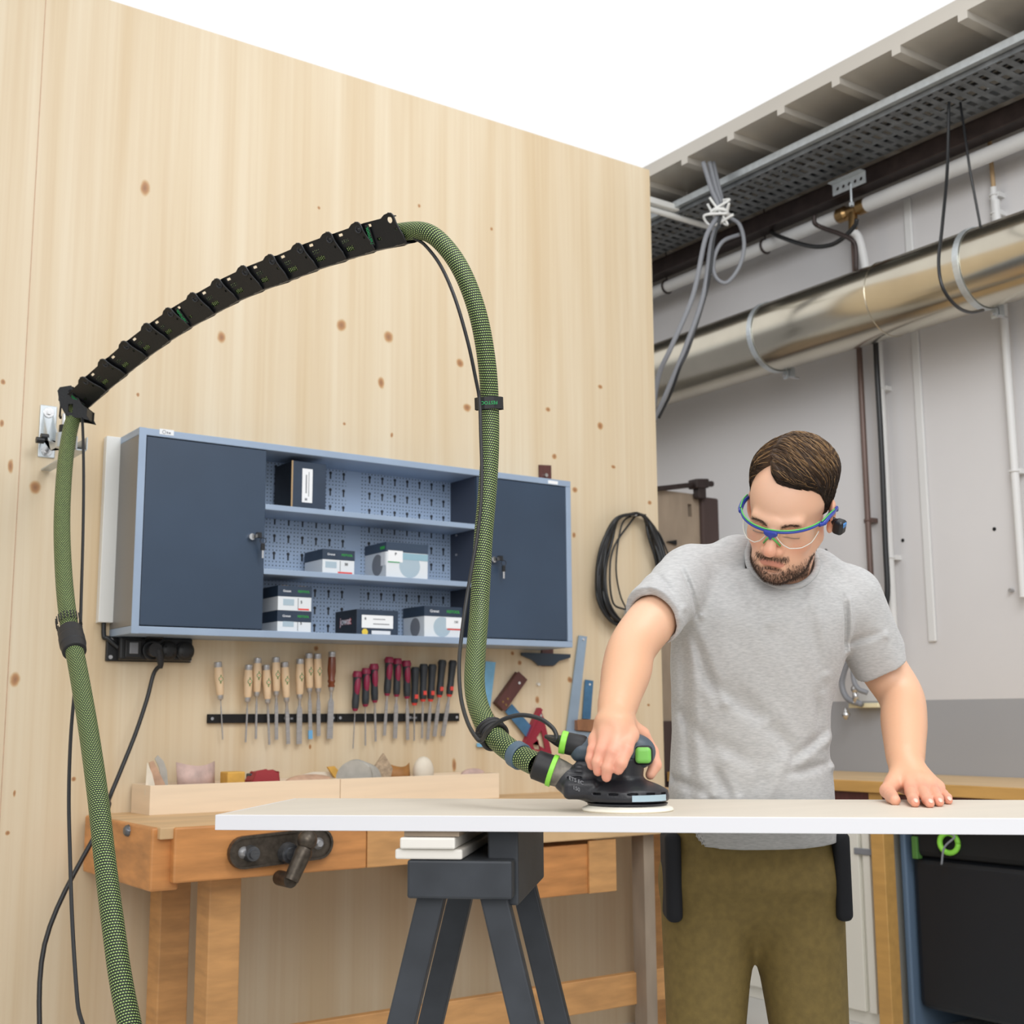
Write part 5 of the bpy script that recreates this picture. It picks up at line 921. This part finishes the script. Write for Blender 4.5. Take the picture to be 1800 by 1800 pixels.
for s in (-1, 1):
    E_ = np.array([[1, .25*s, 0], [-.25*s, 1, 0], [0, .15, 1]]); G.ell((s*.0785, .014, -.008), (.0075, .0185, .031), .006, M=[(.96, -s*.28, 0), (s*.28, .96, 0), (0, 0, 1)])
    G.ell((s*.0855, .009, -.006), (.006, .0095, .018), .004, True); G.ell((s*.0775, .010, -.034), (.005, .009, .010), .006)
nb = L2H((.505, 2.545, 1.33)); G.cone((0, .030, -.045), nb, .056, .062, .03)
hV, hQ = G.mesh(2)
def sm(a, b, x): t_ = np.clip((x-a)/(b-a), 0, 1); return t_*t_*(3-2*t_)
def lin3(h): return np.array(lin(h)[:3])
def hcol(V):
    x, y, z = V.T; c = np.tile(lin3('e2b193'), (len(V), 1))
    def mix(w_, col): nonlocal c; w_ = np.clip(w_, 0, 1)[:, None]; c = c*(1-w_)+lin3(col)*w_
    g = lambda cx, cy, cz, r: np.exp(-(((x-cx)/r)**2+((y-cy)/r)**2+((z-cz)/r)**2))
    mix(.55*(g(0, -.12, -.045, .020)+g(-.042, -.08, -.036, .022)+g(.042, -.08, -.036, .022)), 'd8876f'); mix(.5*g(.08, .01, -.01, .03)+.5*g(-.08, .01, -.01, .03), 'd98a70')
    mix(.35*g(0, -.09, .06, .05), 'f0cdb6')
    lip = ((z > -.0835) & (z < -.068) & (abs(x) < .024*(1-((z+.0755)/.012)**2)) & (y < -.084)); mix(lip*.65, 'c9786a')
    beard = sm(-.050, -.062, z)*(y < -.0)*(1-lip); m_ = np.exp(-((z+.0640-.01*abs(x))/.0048)**2)*(abs(x) < .032)*(y < -.075)
    jaw = sm(-.068, -.085, z+.25*np.abs(x)*0)*sm(.012, -.02, y)
    side = (np.abs(x) > .026+.0*z)*sm(-.066, -.088, z)*sm(.01, -.02, y); chin = sm(-.083, -.090, z)*(y < .0)
    w_ = np.clip(m_*1.3+np.maximum(side*.5, chin)*.85*(y < .0), 0, 1)*(1-lip)*(z > -.135); mix(w_*.55, '6a4c3c')
    mix(np.exp(-((z-.001-.08*(abs(x)-.02))/.0045)**2)*((abs(x) > .012) & (abs(x) < .048))*(y < -.06)*.35, '4f3828')   # eyebrows
    mix(np.exp(-((z+.0225)/.0014)**2)*((abs(x) > .017) & (abs(x) < .045))*(y < -.075)*.9, '3a2820')                     # lash line
    return c, w_
hc, bw_ = hcol(hV)
# --- arms (picture left = his right arm) -------------------------------------
def arm_grid(lo, hi): return SDF(lo, hi, .0022)
def hand_fingers(G, fingers, R):
    for P in fingers: G.chain([np.array(p) for p in P], R[:len(P)] if not isinstance(R[0], (list, tuple)) else R[fingers.index(P)], .0035)
A = {}
shR = L(1205, 1030, 2.53); elR = L(1112, 1137, 2.36); wrR = L(1083, 1250, 2.185)
G = SDF((.08, 1.98, .96), (.44, 2.64, 1.44), .0022)
mid = elR*.62+wrR*.38+np.array([0, .0, .0])
G.limb([shR, L(1149, 1088, 2.42), elR, mid, elR*.3+wrR*.7, wrR], [.048, .0435, .0400, .0400, .0330, .0285])
def L_(x, y, d): return L(x, y, d)
mc = [L(1108, 1292, 2.135), L(1088, 1285, 2.125), L(1066, 1289, 2.128), L(1049, 1300, 2.145)]
for m_ in mc: G.cone(wrR+(m_-wrR)*.12, m_, .0205, .0135, .014)
G.ell((mc[1]+mc[2]+wrR)/3+np.array([0, .0, .006]), (.031, .032, .020), .014)
fing = [([mc[0], L(1101, 1318, 2.098), L(1092, 1342, 2.088), L(1087, 1353, 2.090)], [.0118, .0112, .0098, .0086]),
        ([mc[1], L(1077, 1322, 2.095), L(1068, 1350, 2.092), L(1066, 1366, 2.096)], [.0120, .0110, .0095, .0082]),
        ([mc[2], L(1057, 1320, 2.108), L(1050, 1340, 2.104), L(1051, 1356, 2.106)], [.0115, .0105, .0092, .0080]),
        ([mc[3], L(1042, 1318, 2.128), L(1038, 1334, 2.124), L(1040, 1346, 2.126)], [.0105, .0095, .0084, .0074])]
for P, R in fing: G.chain(P, R, .003, .010)
th = [L(1100, 1275, 2.175), L(1127, 1292, 2.195), L(1146, 1322, 2.205), L(1152, 1345, 2.195), L(1143, 1362, 2.185)]
G.chain(th, [.018, .0145, .0115, .0105, .0085], .004, .012)
rV, rQ = G.mesh(2)
def skinc(V, tips, wr):
    c = np.tile(lin3('dcaa88'), (len(V), 1)); 
    def mix(w_, col): nonlocal c; w_ = np.clip(w_, 0, 1)[:, None]; c = c*(1-w_)+lin3(col)*w_
    d = np.linalg.norm(V-wr, axis=1); hand = sm(.0, .05, (wr[2]-V[:, 2])); mix(hand*.6, 'e9a890')
    for t_ in tips: mix(.5*np.exp(-(np.linalg.norm(V-t_, axis=1)/.014)**2), 'df8a76')
    mix(.35*sm(.10, .2, V[:, 2]-wr[2]), 'f0cdb4')
    return c
rc_ = skinc(rV, [p[-1] for p, _ in fing]+[p[1] for p, _ in fing], wrR)
shL = L(1494, 1055, 2.555); elL = L(1587, 1224, 2.58); wrL = L(1592, 1343, 2.42)
G = SDF((.58, 2.08, .955), (.90, 2.72, 1.42), .0022)
G.limb([shL, L(1547, 1165, 2.60), L(1584, 1224, 2.58), elL*.62+wrL*.38, elL*.3+wrL*.7, wrL], [.048, .0435, .0395, .0395, .034, .029])
zb_ = BT
mcL = [L(1598, 1374, 2.37), L(1615, 1371, 2.365), L(1634, 1375, 2.365), L(1648, 1384, 2.37)]
for m_ in mcL: G.cone(wrL+(m_-wrL)*.1, m_, .020, .0125, .014)
def tb_(x, y, r, lift=0): P = on(x, y, 'Z', BT); return np.array([P.dot(R0), P.dot(Fh), BT+r+lift-.0005])
fl = [([mcL[0], L(1601, 1392, 2.325), tb_(1606, 1417, .008, .004), tb_(1609, 1419, .0078)], [.0115, .0108, .0095, .0080]),
      ([mcL[1], L(1622, 1390, 2.32), tb_(1631, 1418, .008, .004), tb_(1635, 1420, .0078)], [.0115, .0108, .0095, .0080]),
      ([mcL[2], L(1642, 1391, 2.325), tb_(1650, 1416, .008, .004), tb_(1652, 1418, .0075)], [.0110, .0102, .0090, .0076]),
      ([mcL[3], L(1658, 1396, 2.335), tb_(1666, 1412, .007, .003), tb_(1668, 1414, .0070)], [.0098, .0090, .0080, .0070])]
for P, R in fl: G.chain(P, R, .003, .010)
G.chain([wrL+np.array([-.012, -.01, -.012]), L(1571, 1376, 2.38), L(1560, 1390, 2.35), tb_(1568, 1412, .010, .002), tb_(1574, 1415, .0085)], [.020, .0165, .0135, .0115, .0095], .004, .012)
G.ell(wrL+np.array([.004, -.02, -.035]), (.034, .026, .022), .014)
lV, lQ = G.mesh(2); lc_ = skinc(lV, [p[-1] for p, _ in fl]+[p[1] for p, _ in fl], wrL)
# torso core under the shirt
G = SDF((.28, 2.38, .84), (.72, 2.72, 1.42), .008)
TS = [(.86, .480, 2.62, .156, .112), (.98, .472, 2.592, .153, .110), (1.06, .470, 2.585, .144, .105), (1.15, .475, 2.575, .147, .108), (1.25, .490, 2.560, .163, .115), (1.32, .500, 2.550, .174, .112), (1.375, .505, 2.545, .160, .090), (1.415, .508, 2.545, .110, .066)]
G.loft([(z, a, b, rx-.03, ry-.03) for z, a, b, rx, ry in TS], .02); tV, tQ = G.mesh(1)
parts = [(H2L(hV), hQ, hc), (rV, rQ, rc_), (lV, lQ, lc_), (tV, tQ, np.tile(lin3('e6b493'), (len(tV), 1)))]
VV, QQ, CL, n0 = [], [], [], 0
for V, Q, c in parts: VV.append(V); QQ.append(Q+n0); CL.append(c); n0 += len(V)
body = mobj('body', np.concatenate(VV), np.concatenate(QQ), 'skin', None, np.concatenate(CL))
# fingernails
def nail(P, d, s_=.0062):
    P = np.array(P); cam_ = np.array([0., -1, .35]); cam_ /= np.linalg.norm(cam_); ax_ = np.array(d, float); ax_ /= np.linalg.norm(ax_); nn = cam_-ax_*cam_.dot(ax_); nn /= np.linalg.norm(nn); sd = np.cross(ax_, nn)
    b = B(); b.ell(P, (s_*.72, s_*.28, s_), np.column_stack([sd, nn, ax_]), 14, 8); b.v = [tuple(WL(np.array(v))) for v in b.v]; return obj('fingernail', b, 'nail', body, smooth=True)
mat('nail', 'f0bfae', .3)
for P, R in fing[:2]: d = P[3]-P[2]; nail(P[3]+np.array([0, -R[3]*.80, .002])-d*.1, d, .0058)
for P, R in fl: d = P[3]-P[1]; nail(P[3]+np.array([0, -R[3]*.62, R[3]*.55]), (d[0]*.4, -.6, -.5), .0056)
# --- t-shirt
G = SDF((.165, 2.33, .845), (.78, 2.76, 1.53), .0028)
G.loft([(z, a, b, rx+.010, ry+.010) for z, a, b, rx, ry in TS[:-1]]+[(1.412, .508, 2.548, .118, .078)], .03, 2.3)
cR = L(1147, 1090, 2.405); dR = cR-np.array([.335, 2.52, 1.352]); dR /= np.linalg.norm(dR); cL = L(1549, 1174, 2.585); dL = cL-np.array([.668, 2.545, 1.345]); dL /= np.linalg.norm(dL)
nR = dR*.9+np.array([-.25, -.0, -.45])*.35; nR /= np.linalg.norm(nR)
nL = dL*.9+np.array([.1, -.0, -.4])*.3; nL /= np.linalg.norm(nL)
G.cone((.338, 2.525, 1.352), (.385, 2.54, 1.372), .060, .060, .03).cone((.665, 2.55, 1.340), (.60, 2.55, 1.368), .060, .06, .03)
G.cone(L(1210, 1018, 2.53), cR+dR*.05, .064, .057, .016, clip=(cR, nR)); G.cone(L(1494, 1052, 2.555), cL+dL*.05, .064, .057, .016, clip=(cL, nL))
G.cone(L(1222, 990, 2.535), L(1300, 978, 2.54), .034, .036, .03).cone(L(1490, 1032, 2.56), L(1436, 1000, 2.55), .034, .034, .03).cone(L(1300, 978, 2.54), L(1436, 1000, 2.55), .036, .034, .03)
neckA = H2L((0, .030, -.045)); neckB = np.array([.505, 2.545, 1.33]); nd = neckA-neckB; nd /= np.linalg.norm(nd)
folds = [((1212, 1095), (1262, 1230), .006, .010), ((1205, 1110), (1222, 1400), .005, .010), ((1232, 1180), (1330, 1262), .005, .013), ((1290, 1205), (1400, 1320), .005, .015), ((1240, 1290), (1330, 1345), .004, .016), ((1460, 1290), (1400, 1335), .006, .010), ((1470, 1345), (1390, 1362), .006, .009), ((1260, 1350), (1285, 1400), .006, .010), ((1300, 1010), (1330, 1090), .004, .012), ((1415, 1060), (1440, 1180), .004, .012), ((1195, 1000), (1224, 1080), .006, .006), ((1150, 1010), (1185, 1070), .004, .007), ((1490, 1050), (1497, 1140), .006, .006), ((1500, 1130), (1560, 1110), .004, .008), ((1430, 1000), (1395, 1065), .003, .010), ((1255, 1000), (1290, 1050), .003, .012), ((1200, 1240), (1260, 1330), .004, .012), ((1440, 1220), (1455, 1300), .004, .010), ((1330, 1400), (1360, 1330), .004, .014), ((1130, 1040), (1170, 1090), .003, .007), ((1185, 1370), (1245, 1395), .006, .009), ((1190, 1420), (1300, 1440), .005, .010)]
FS = [(L(*a, 2.46), L(*b, 2.46), am, wd) for a, b, am, wd in folds]
def foldfn(x, y, z):
    o = 0*(x+z)
    for a, b, am, wd in FS:
        dx, dz = b[0]-a[0], b[2]-a[2]; L2 = dx*dx+dz*dz; h_ = np.clip(((x-a[0])*dx+(z-a[2])*dz)/L2, 0, 1); d2 = ((x-a[0]-h_*dx)**2+(z-a[2]-h_*dz)**2)/wd**2
        o = o+am*np.exp(-d2)*np.sin(math.pi*np.clip(h_, .04, .96))**.5-am*.7*np.exp(-(((x-a[0]-h_*dx-wd*1.5)**2+(z-a[2]-h_*dz+wd*.6)**2)/wd**2))
    return 1.7*o*(y < 2.58)+.0016*np.sin(38*x+9*z+11*y)*np.sin(21*z-8*y)+.0010*np.sin(80*x+31*z)*np.sin(47*z+60*y)
G.disp(foldfn)
G.cone(neckB+nd*.035, neckA+nd*.12, .0635, .072, .006, True)                  # neck opening
G.cone(cR-dR*.03, cR+dR*.1, .0475, .052, .003, True); G.cone(cL-dL*.03, cL+dL*.1, .0475, .052, .003, True)
hz_ = .878; G.disp(lambda x, y, z: np.where(z < hz_+.0 , np.maximum(0, (hz_-z)*3-.0)+0*x*y, 0*x*y))
G.F = np.maximum(G.F, -(1e3))
sl, x, y, z = G.block(G.lo, G.lo+G.h*(G.n-1), 0); hemz = .888-.012*np.cos((x-.475)*8); G.F[sl] = np.maximum(G.F[sl], (hemz-z)+0*y)
G.loft([(.80, .472, 2.62, .158, .108), (.96, .462, 2.60, .154, .106)], .002, 2.3, True)
sV, sQ = G.mesh(2)
def cloth():
    m = bpy.data.materials.new('tshirt'); m.use_nodes = True; N = m.node_tree.nodes; K = m.node_tree.links; b = N['Principled BSDF']; b.inputs['Roughness'].default_value = .85; b.inputs['Sheen Weight'].default_value = .2
    t = N.new('ShaderNodeTexCoord'); mp = N.new('ShaderNodeMapping'); mp.inputs['Scale'].default_value = (90, 90, 420); K.new(t.outputs['Object'], mp.inputs[0]); n = N.new('ShaderNodeTexNoise'); n.inputs['Scale'].default_value = 1; n.inputs['Detail'].default_value = 3; K.new(mp.outputs[0], n.inputs[0])
    r = N.new('ShaderNodeValToRGB'); r.color_ramp.elements[0].position = .3; r.color_ramp.elements[0].color = lin('a8a8a8'); r.color_ramp.elements[1].position = .7; r.color_ramp.elements[1].color = lin('bcbcbb'); K.new(n.outputs[0], r.inputs[0]); K.new(r.outputs[0], b.inputs['Base Color'])
    mp2 = N.new('ShaderNodeMapping'); mp2.inputs['Scale'].default_value = (9, 9, 5); K.new(t.outputs['Object'], mp2.inputs[0]); n2 = N.new('ShaderNodeTexNoise'); n2.inputs['Scale'].default_value = 1; n2.inputs['Detail'].default_value = 5; n2.inputs['Distortion'].default_value = .8; K.new(mp2.outputs[0], n2.inputs[0])
    u = N.new('ShaderNodeBump'); u.inputs['Strength'].default_value = .35; u.inputs['Distance'].default_value = .006; K.new(n2.outputs[0], u.inputs['Height']); K.new(u.outputs[0], b.inputs['Normal']); MAT['tshirt'] = m
cloth()
shirt = mobj('t_shirt', sV, sQ, 'tshirt')
def ringtube(c, nrm, rx, ry, r, up, name, flat=1.0):
    nrm = nrm/np.linalg.norm(nrm); a = np.cross(up, nrm); a /= np.linalg.norm(a); b_ = np.cross(nrm, a); P = [WL(np.array(c)+a*rx*math.cos(q)+b_*ry*math.sin(q)) for q in np.linspace(0, 2*math.pi, 49)]
    return obj(name, B().tube(P, r, 10), 'tshirt', shirt, smooth=True)
# collar rib: follows the cut of the neck opening on the shirt surface
#G2 = SDF((.40, 2.42, 1.32), (.62, 2.68, 1.47), .0022)
#sh = SDF(G2.lo, G2.lo+G2.h*(G2.n-1), .0022)
def collar():
    P = []
    T_ = nd; a = np.cross((0, 0, 1.), T_); a = np.array([1., 0, 0])-T_*T_[0]; a /= np.linalg.norm(a); b_ = np.cross(T_, a); tree = sV
    for q in np.linspace(0, 2*math.pi, 64, endpoint=False):
        d = a*math.cos(q)+b_*math.sin(q); rel = tree-neckB; al = rel@T_; pr = rel-al[:, None]*T_; rr_ = np.linalg.norm(pr, axis=1)
        cs = (pr@d)/np.maximum(rr_, 1e-6); m_ = (cs > .992) & (rr_ < .082) & (rr_ > .055) & (al > 0)
        if m_.any(): k = np.where(m_)[0]; j = k[np.argmax(al[k])]; P.append((q, al[j], d))
    al = np.array([p[1] for p in P]); al = np.convolve(np.concatenate([al[-4:], al, al[:4]]), np.ones(9)/9, 'valid')
    pts = [neckB+T_*(v-.003)+p[2]*.069 for v, p in zip(al, P)]; pts.append(pts[0]); return pts
cp = collar(); obj('collar', B().tube([WL(p) for p in cp], .0065, 10), 'tshirt', shirt, smooth=True)
# --- trousers and shoes
G = SDF((.24, 2.42, 0), (.72, 2.86, .95), .006)
G.loft([(.80, .475, 2.63, .160, .112), (.925, .472, 2.62, .158, .112)], .03, 2.3).ell((.475, 2.64, .82), (.172, .12, .12), .03)
for s in (-1, 1): G.chain([(.475+s*.085, 2.64, .80), (.475+s*.105, 2.625, .46), (.475+s*.11, 2.68, .08)], [.098, .072, .058], .03)
V, Q = G.mesh(1); tr_ = mobj('trousers', V, Q, 'khaki')
for s in (-1, 1):
    b = B(); P = []
    G = SDF((.24, 2.42, .55), (.72, 2.80, .92), .005); G.box((.475+s*.165, 2.60, .82), (.016, .050, .085), .012, .004); V, Q = G.mesh(1); mobj('tool_pocket', V, Q, 'trouser_black', tr_)
    G = SDF((.25, 2.40, 0), (.70, 2.86, .14), .006); c = .475+s*.11; G.cone((c, 2.72, .045), (c+s*.01, 2.52, .035), .045, .036, .03).cone((c, 2.70, .05), (c, 2.69, .10), .05, .05, .02).box((c+s*.005, 2.61, .012), (.048, .14, .012), .012, .01); G.F = np.maximum(G.F, 0*G.F+(-(G.lo[2]+G.h*np.arange(G.n[2]))[None, None, :]+.001).astype(np.float32)); V, Q = G.mesh(1); mobj('shoe', V, Q, 'shoe')
# --- hair
part = -.030
def hairmask(V):
    x, y, z = V.T; az = np.degrees(np.arctan2(x, -y)); el = np.degrees(np.arctan2(z-.01, np.hypot(x, y)))
    a_ = np.abs(az)
    line = np.interp(az, [-180, -120, -100, -88, -78, -68, -55, -42, -30, -18, -5, 12, 30, 45, 60, 72, 84, 92, 105, 125, 180], [-42, -40, -22, -16, -14, 12, 38, 50, 58, 47, 38, 35, 33, 31, 25, 8, -16, -16, -22, -40, -42])
    return el-line
Gh = SDF((-.11, -.13, -.09), (.11, .145, .165), .0019)
q = Gh.block(Gh.lo, Gh.lo+Gh.h*(Gh.n-1), 0); slh, x, y, z = q
X3, Y3, Z3 = np.broadcast_arrays(x, y, z); Pm = np.stack([X3.ravel(), Y3.ravel(), Z3.ravel()], 1)
k_ = hairmask(Pm).reshape(X3.shape)
def elld(c, r): u = np.sqrt(((x-c[0])/r[0])**2+((y-c[1])/r[1])**2+((z-c[2])/r[2])**2); v = np.sqrt(((x-c[0])/r[0]**2)**2+((y-c[1])/r[1]**2)**2+((z-c[2])/r[2]**2)**2)+1e-6; return u*(u-1)/v
d = np.minimum(elld((0, .014, .042), (.0735, .093, .080)), elld((0, -.030, .020), (.066, .062, .075)))
top = sm(.03, .10, Z3); th_ = (.0045+.0145*top*sm(part-.012, part+.012, X3)+.010*top*(1-sm(part-.012, part+.012, X3)))*(1+.0*X3)
groove = .0016*np.sin(Y3*520+12*np.sin(X3*40)+X3*60)*top
m_ = sm(-1, 9, k_); F_ = d-(th_+groove)*m_+.006*(1-m_)
Gh.F[slh] = F_.astype(np.float32); gV, gQ = Gh.mesh(2)
hcap = np.tile(lin3('3a2a1e'), (len(gV), 1)); hn = (np.sin(gV[:, 1]*700+gV[:, 0]*120)*.5+.5)[:, None]; tp = sm(.05, .13, gV[:, 2])[:, None]; hcap = hcap*(1-.35*hn*tp)+lin3('5c4430')*(.35*hn*tp)
hair = mobj('hair', H2L(gV), gQ, 'hair', None, hcap)
# strands as thin tapered locks
from mathutils.bvhtree import BVHTree
bv = BVHTree.FromPolygons([Vector(v) for v in gV], [tuple(map(int, f)) for f in gQ])
rs = np.random.RandomState(3); SV, SQ, SCc = [], [], []
def strand(P, r, col):
    n0 = sum(len(a) for a in SV) if False else strand.n; P = np.array(P); m = len(P); ring = []
    for i in range(m):
        T = P[min(i+1, m-1)]-P[max(i-1, 0)]; T /= np.linalg.norm(T)+1e-9; a = np.cross(T, (0.3, .2, 1.)); a /= np.linalg.norm(a)+1e-9; b_ = np.cross(T, a); rr_ = r*(1-.75*(i/(m-1))**2)
        for k in range(3): q_ = 2*math.pi*k/3; ring.append(P[i]+rr_*(a*math.cos(q_)+b_*math.sin(q_)))
    SV.append(ring); SQ.extend([(n0+i*3+k, n0+i*3+(k+1) % 3, n0+(i+1)*3+(k+1) % 3, n0+(i+1)*3+k) for i in range(m-1) for k in range(3)]); SCc.extend([col]*len(ring)); strand.n += len(ring)
strand.n = 0
cnt = 0
while cnt < 5200:
    v = rs.randn(3); v /= np.linalg.norm(v)
    c0 = np.array([0, .01, .03]); loc, nr, _, _ = bv.ray_cast(Vector(c0+v*.2), Vector(-v))
    if loc is None: continue
    p = np.array(loc); mk = hairmask(p[None])[0]
    if mk < 2.5: continue
    cnt += 1
    topw = sm(.045, .085, p[2]); right = p[0] > part+.004*rs.randn()
    dr_ = np.array([1, -.28+.15*rs.randn(), 0]) if right else np.array([-1., -.15+.2*rs.randn(), -.2])
    dr_ = dr_*topw+(1-topw)*np.array([0.0, .35+.3*rs.randn(), -1.]) ; ln_ = (.040+.02*rs.rand())*topw+(1-topw)*(.010+.008*rs.rand()); P = [p]; cur = p; ns = 8 if topw > .3 else 5; lift = .0012*rs.rand()+.0004
    for i in range(ns):
        l_, n_, _, _ = bv.find_nearest(Vector(cur)); n_ = np.array(n_); t_ = dr_-n_*n_.dot(dr_); t_ /= np.linalg.norm(t_)+1e-9; nx_ = cur+t_*ln_/ns; l_, n_, _, _ = bv.find_nearest(Vector(nx_)); n_ = np.array(n_)
        cur = np.array(l_)+n_*(lift*math.sin(math.pi*min(1, (i+1.)/ns))+.0003); P.append(cur); dr_ = dr_+np.array([.0, .0, -.12*topw])
        if hairmask(cur[None])[0] < -3: break
    if len(P) < 3: continue
    g_ = rs.rand(); lz = sm(.085, .135, p[2]); base = (lin3('1a1310')*(1-g_)+lin3('36281d')*g_)*(1-lz)+(lin3('2b1f17')*(1-g_)+lin3('5e4631')*g_)*lz
    if rs.rand() < .08*topw+.22*lz*topw: base = lin3('8f6f4a')
    strand(P, .00048+.0003*rs.rand(), base)
SVa = np.concatenate([np.array(a) for a in SV]); obj_h = mobj('hair_strands', H2L(SVa), np.array(SQ), 'hair', hair, np.array(SCc))
# beard stubble
SV, SQ, SCc = [], [], []; strand.n = 0
w_ = bw_*(np.arange(len(hV)) >= 0); idx = rs.choice(len(hV), 5200, p=(w_**1.3)/(w_**1.3).sum()); bh = BVHTree.FromPolygons([Vector(v) for v in hV], [tuple(map(int, f)) for f in hQ])
for i in idx:
    p = hV[i]+rs.randn(3)*.0006; l_, n_, _, _ = bh.find_nearest(Vector(p)); n_ = np.array(n_); p = np.array(l_); d_ = n_*.5+np.array([rs.randn()*.25, -.2, -.8]); d_ /= np.linalg.norm(d_); ln_ = .0030+.0030*rs.rand()
    strand([p-d_*.0005, p+d_*ln_*.5, p+d_*ln_+np.array([0, 0, -.0006])], .00026, lin3('3b2a20')*(1+.8*rs.rand()))
SVa = np.concatenate([np.array(a) for a in SV]); beard = mobj('beard', H2L(SVa), np.array(SQ), 'stubble', None, np.array(SCc))
for s in (-1, 1):
    SV, SQ, SCc = [], [], []; strand.n = 0
    for i in range(100):
        u = rs.rand(); x_ = s*(.013+.034*u); z_ = -.001+.006*math.sin(u*2.6)+rs.randn()*.0016; l_, n_, _, _ = bh.find_nearest(Vector((x_, -.10, z_))); p = np.array(l_); d_ = np.array([s*1., -.25, .25+.3*rs.randn()]); d_ /= np.linalg.norm(d_); strand([p, p+d_*.004, p+d_*.007+np.array([0, 0, -.0005])], .00028, lin3('4a3426'))
    SVa = np.concatenate([np.array(a) for a in SV]); mobj('eyebrow', H2L(SVa), np.array(SQ), 'stubble', None, np.array(SCc))
# --- safety glasses (worn: separate thing)
m = bpy.data.materials.new('lens'); m.use_nodes = True; N = m.node_tree.nodes; K = m.node_tree.links; N.remove(N['Principled BSDF']); o_ = N['Material Output']; tr2 = N.new('ShaderNodeBsdfTransparent'); tr2.inputs[0].default_value = (.98, .98, .95, 1); gl = N.new('ShaderNodeBsdfGlossy'); gl.inputs['Roughness'].default_value = .05; mx = N.new('ShaderNodeMixShader'); mx.inputs[0].default_value = .07; K.new(tr2.outputs[0], mx.inputs[1]); K.new(gl.outputs[0], mx.inputs[2]); K.new(mx.outputs[0], o_.inputs['Surface']); MAT['lens'] = m
gs = thing('safety_glasses', 'clear safety glasses with blue and green frame worn by the man', 'glasses', WL(H2L([(0, -.12, 0)])[0]))
def gp(th_, z, off=0): return np.array([(.0800+off)*math.sin(th_), -.034-(.084+off)*math.cos(th_), z-.010-.012*math.cos(th_)*(math.cos(th_) > 0)+.006])
def gz(t_): a_ = abs(t_); return .013-.004*math.cos(a_*3)+.0*a_
def gW(P): return [WL(p) for p in H2L(np.array(P))]
def lens(s):
    n, k = 22, 8; b = B(); V = []
    for off in (0, .0014):
        for i in range(n+1):
            t_ = .10+(1.28-.10)*i/n; zt_ = .0125; zb_ = np.interp(i/n, [0, .06, .16, .3, .55, .8, 1], [.006, -.002, -.013, -.021, -.024, -.020, -.006])
            for j in range(k+1): u = j/k; V.append(gp(s*t_, zt_+(zb_-zt_)*u, off-.004*u))
    w_ = k+1; h_ = (n+1)*w_; F = []
    for i in range(n):
        for j in range(k): a_ = i*w_+j; F += [(a_, a_+1, a_+w_+1, a_+w_), (a_+h_, a_+h_+w_, a_+h_+w_+1, a_+h_+1)]
    for i in range(n): a_ = i*w_; F += [(a_, a_+w_, a_+w_+h_, a_+h_), (a_+k, a_+k+h_, a_+k+w_+h_, a_+k+w_)]
    b.add(gW(V), F); return obj('lens', b, 'lens', gs, smooth=True)
lens(-1); lens(1)
for s in (-1, 1):
    rim = [gp(s*(.10+(1.28-.10)*u), np.interp(u, [0, .06, .16, .3, .55, .8, 1], [.006, -.002, -.013, -.021, -.024, -.020, -.006]), .0005-.004) for u in np.linspace(0, 1, 24)]; obj('lens_edge', B().tube(gW(rim), .0009, 6), 'white_metal', gs, smooth=True)
obj('frame_bar', B().tube(gW([gp(t_, .0135+.0*t_, .001) for t_ in np.linspace(-1.30, 1.30, 50)]), .0024, 8), 'glasses_blue', gs, smooth=True)
obj('frame_trim', B().tube(gW([gp(t_, .0170, .0005) for t_ in np.linspace(-1.22, 1.22, 50)]), .0015, 8), 'glasses_green', gs, smooth=True)
G = SDF((-.03, -.135, -.03), (.03, -.09, .03), .001); G.ell((0, -.1185, -.008), (.013, .0035, .0065), .003).cone((-.010, -.1185, -.005), (.010, -.1185, -.005), .0035, .0035, .003).cone((0, -.1185, -.010), (0, -.1200, -.017), .004, .002, .003); V, Q = G.mesh(1); sobj('nose_bridge', H2L(V)@LW, Q, 'glasses_blue', gs)
obj('nose_pad', B().tube(gW([(-.003, -.119, -.014), (-.009, -.114, -.022), (-.016, -.106, -.034)]), .0018, 8).tube(gW([(.003, -.119, -.014), (.009, -.114, -.022), (.016, -.106, -.034)]), .0018, 8), 'glasses_green', gs, smooth=True)
for s in (-1, 1):
    tp_ = obj('temple', B().tube(gW(spline([gp(s*1.18, .0125, .002), gp(s*1.34, .010, .003), (s*.0835, -.03, .008), (s*.0845, .0, .006), (s*.083, .025, .004), (s*.078, .05, -.012)], 6)), [.0042]*6+[.0050]*12+[.0036]*13, 10), 'glasses_blue', gs, smooth=True)
    obj('temple_trim', B().tube(gW(spline([gp(s*1.25, .0175, .003), (s*.084, -.03, .0135), (s*.0855, .0, .0115)], 6)), .0014, 8), 'glasses_green', tp_, smooth=True)
ep = thing('ear_plug', 'small black earbud with blue end in the ear of the man', 'earbud', WL(H2L([(.09, 0, -.02)])[0]))
G = SDF((.06, -.04, -.06), (.13, .04, .03), .0012); G.box((.098, -.003, -.022), (.010, .012, .014), .006, .003, M=[(.95, .2, .1), (-.2, .97, 0), (-.1, 0, .99)]).cone((.080, .004, -.012), (.095, 0, -.02), .006, .008, .003); V, Q = G.mesh(1); sobj('shell', H2L(V)@LW, Q, 'earplug', ep)
G = SDF((.06, -.04, -.06), (.13, .04, .03), .0012); G.box((.1055, -.005, -.016), (.004, .007, .005), .002, .0, M=[(.95, .2, .1), (-.2, .97, 0), (-.1, 0, .99)]); V, Q = G.mesh(1); sobj('blue_face', H2L(V)@LW, Q, 'earplug_blue', ep)
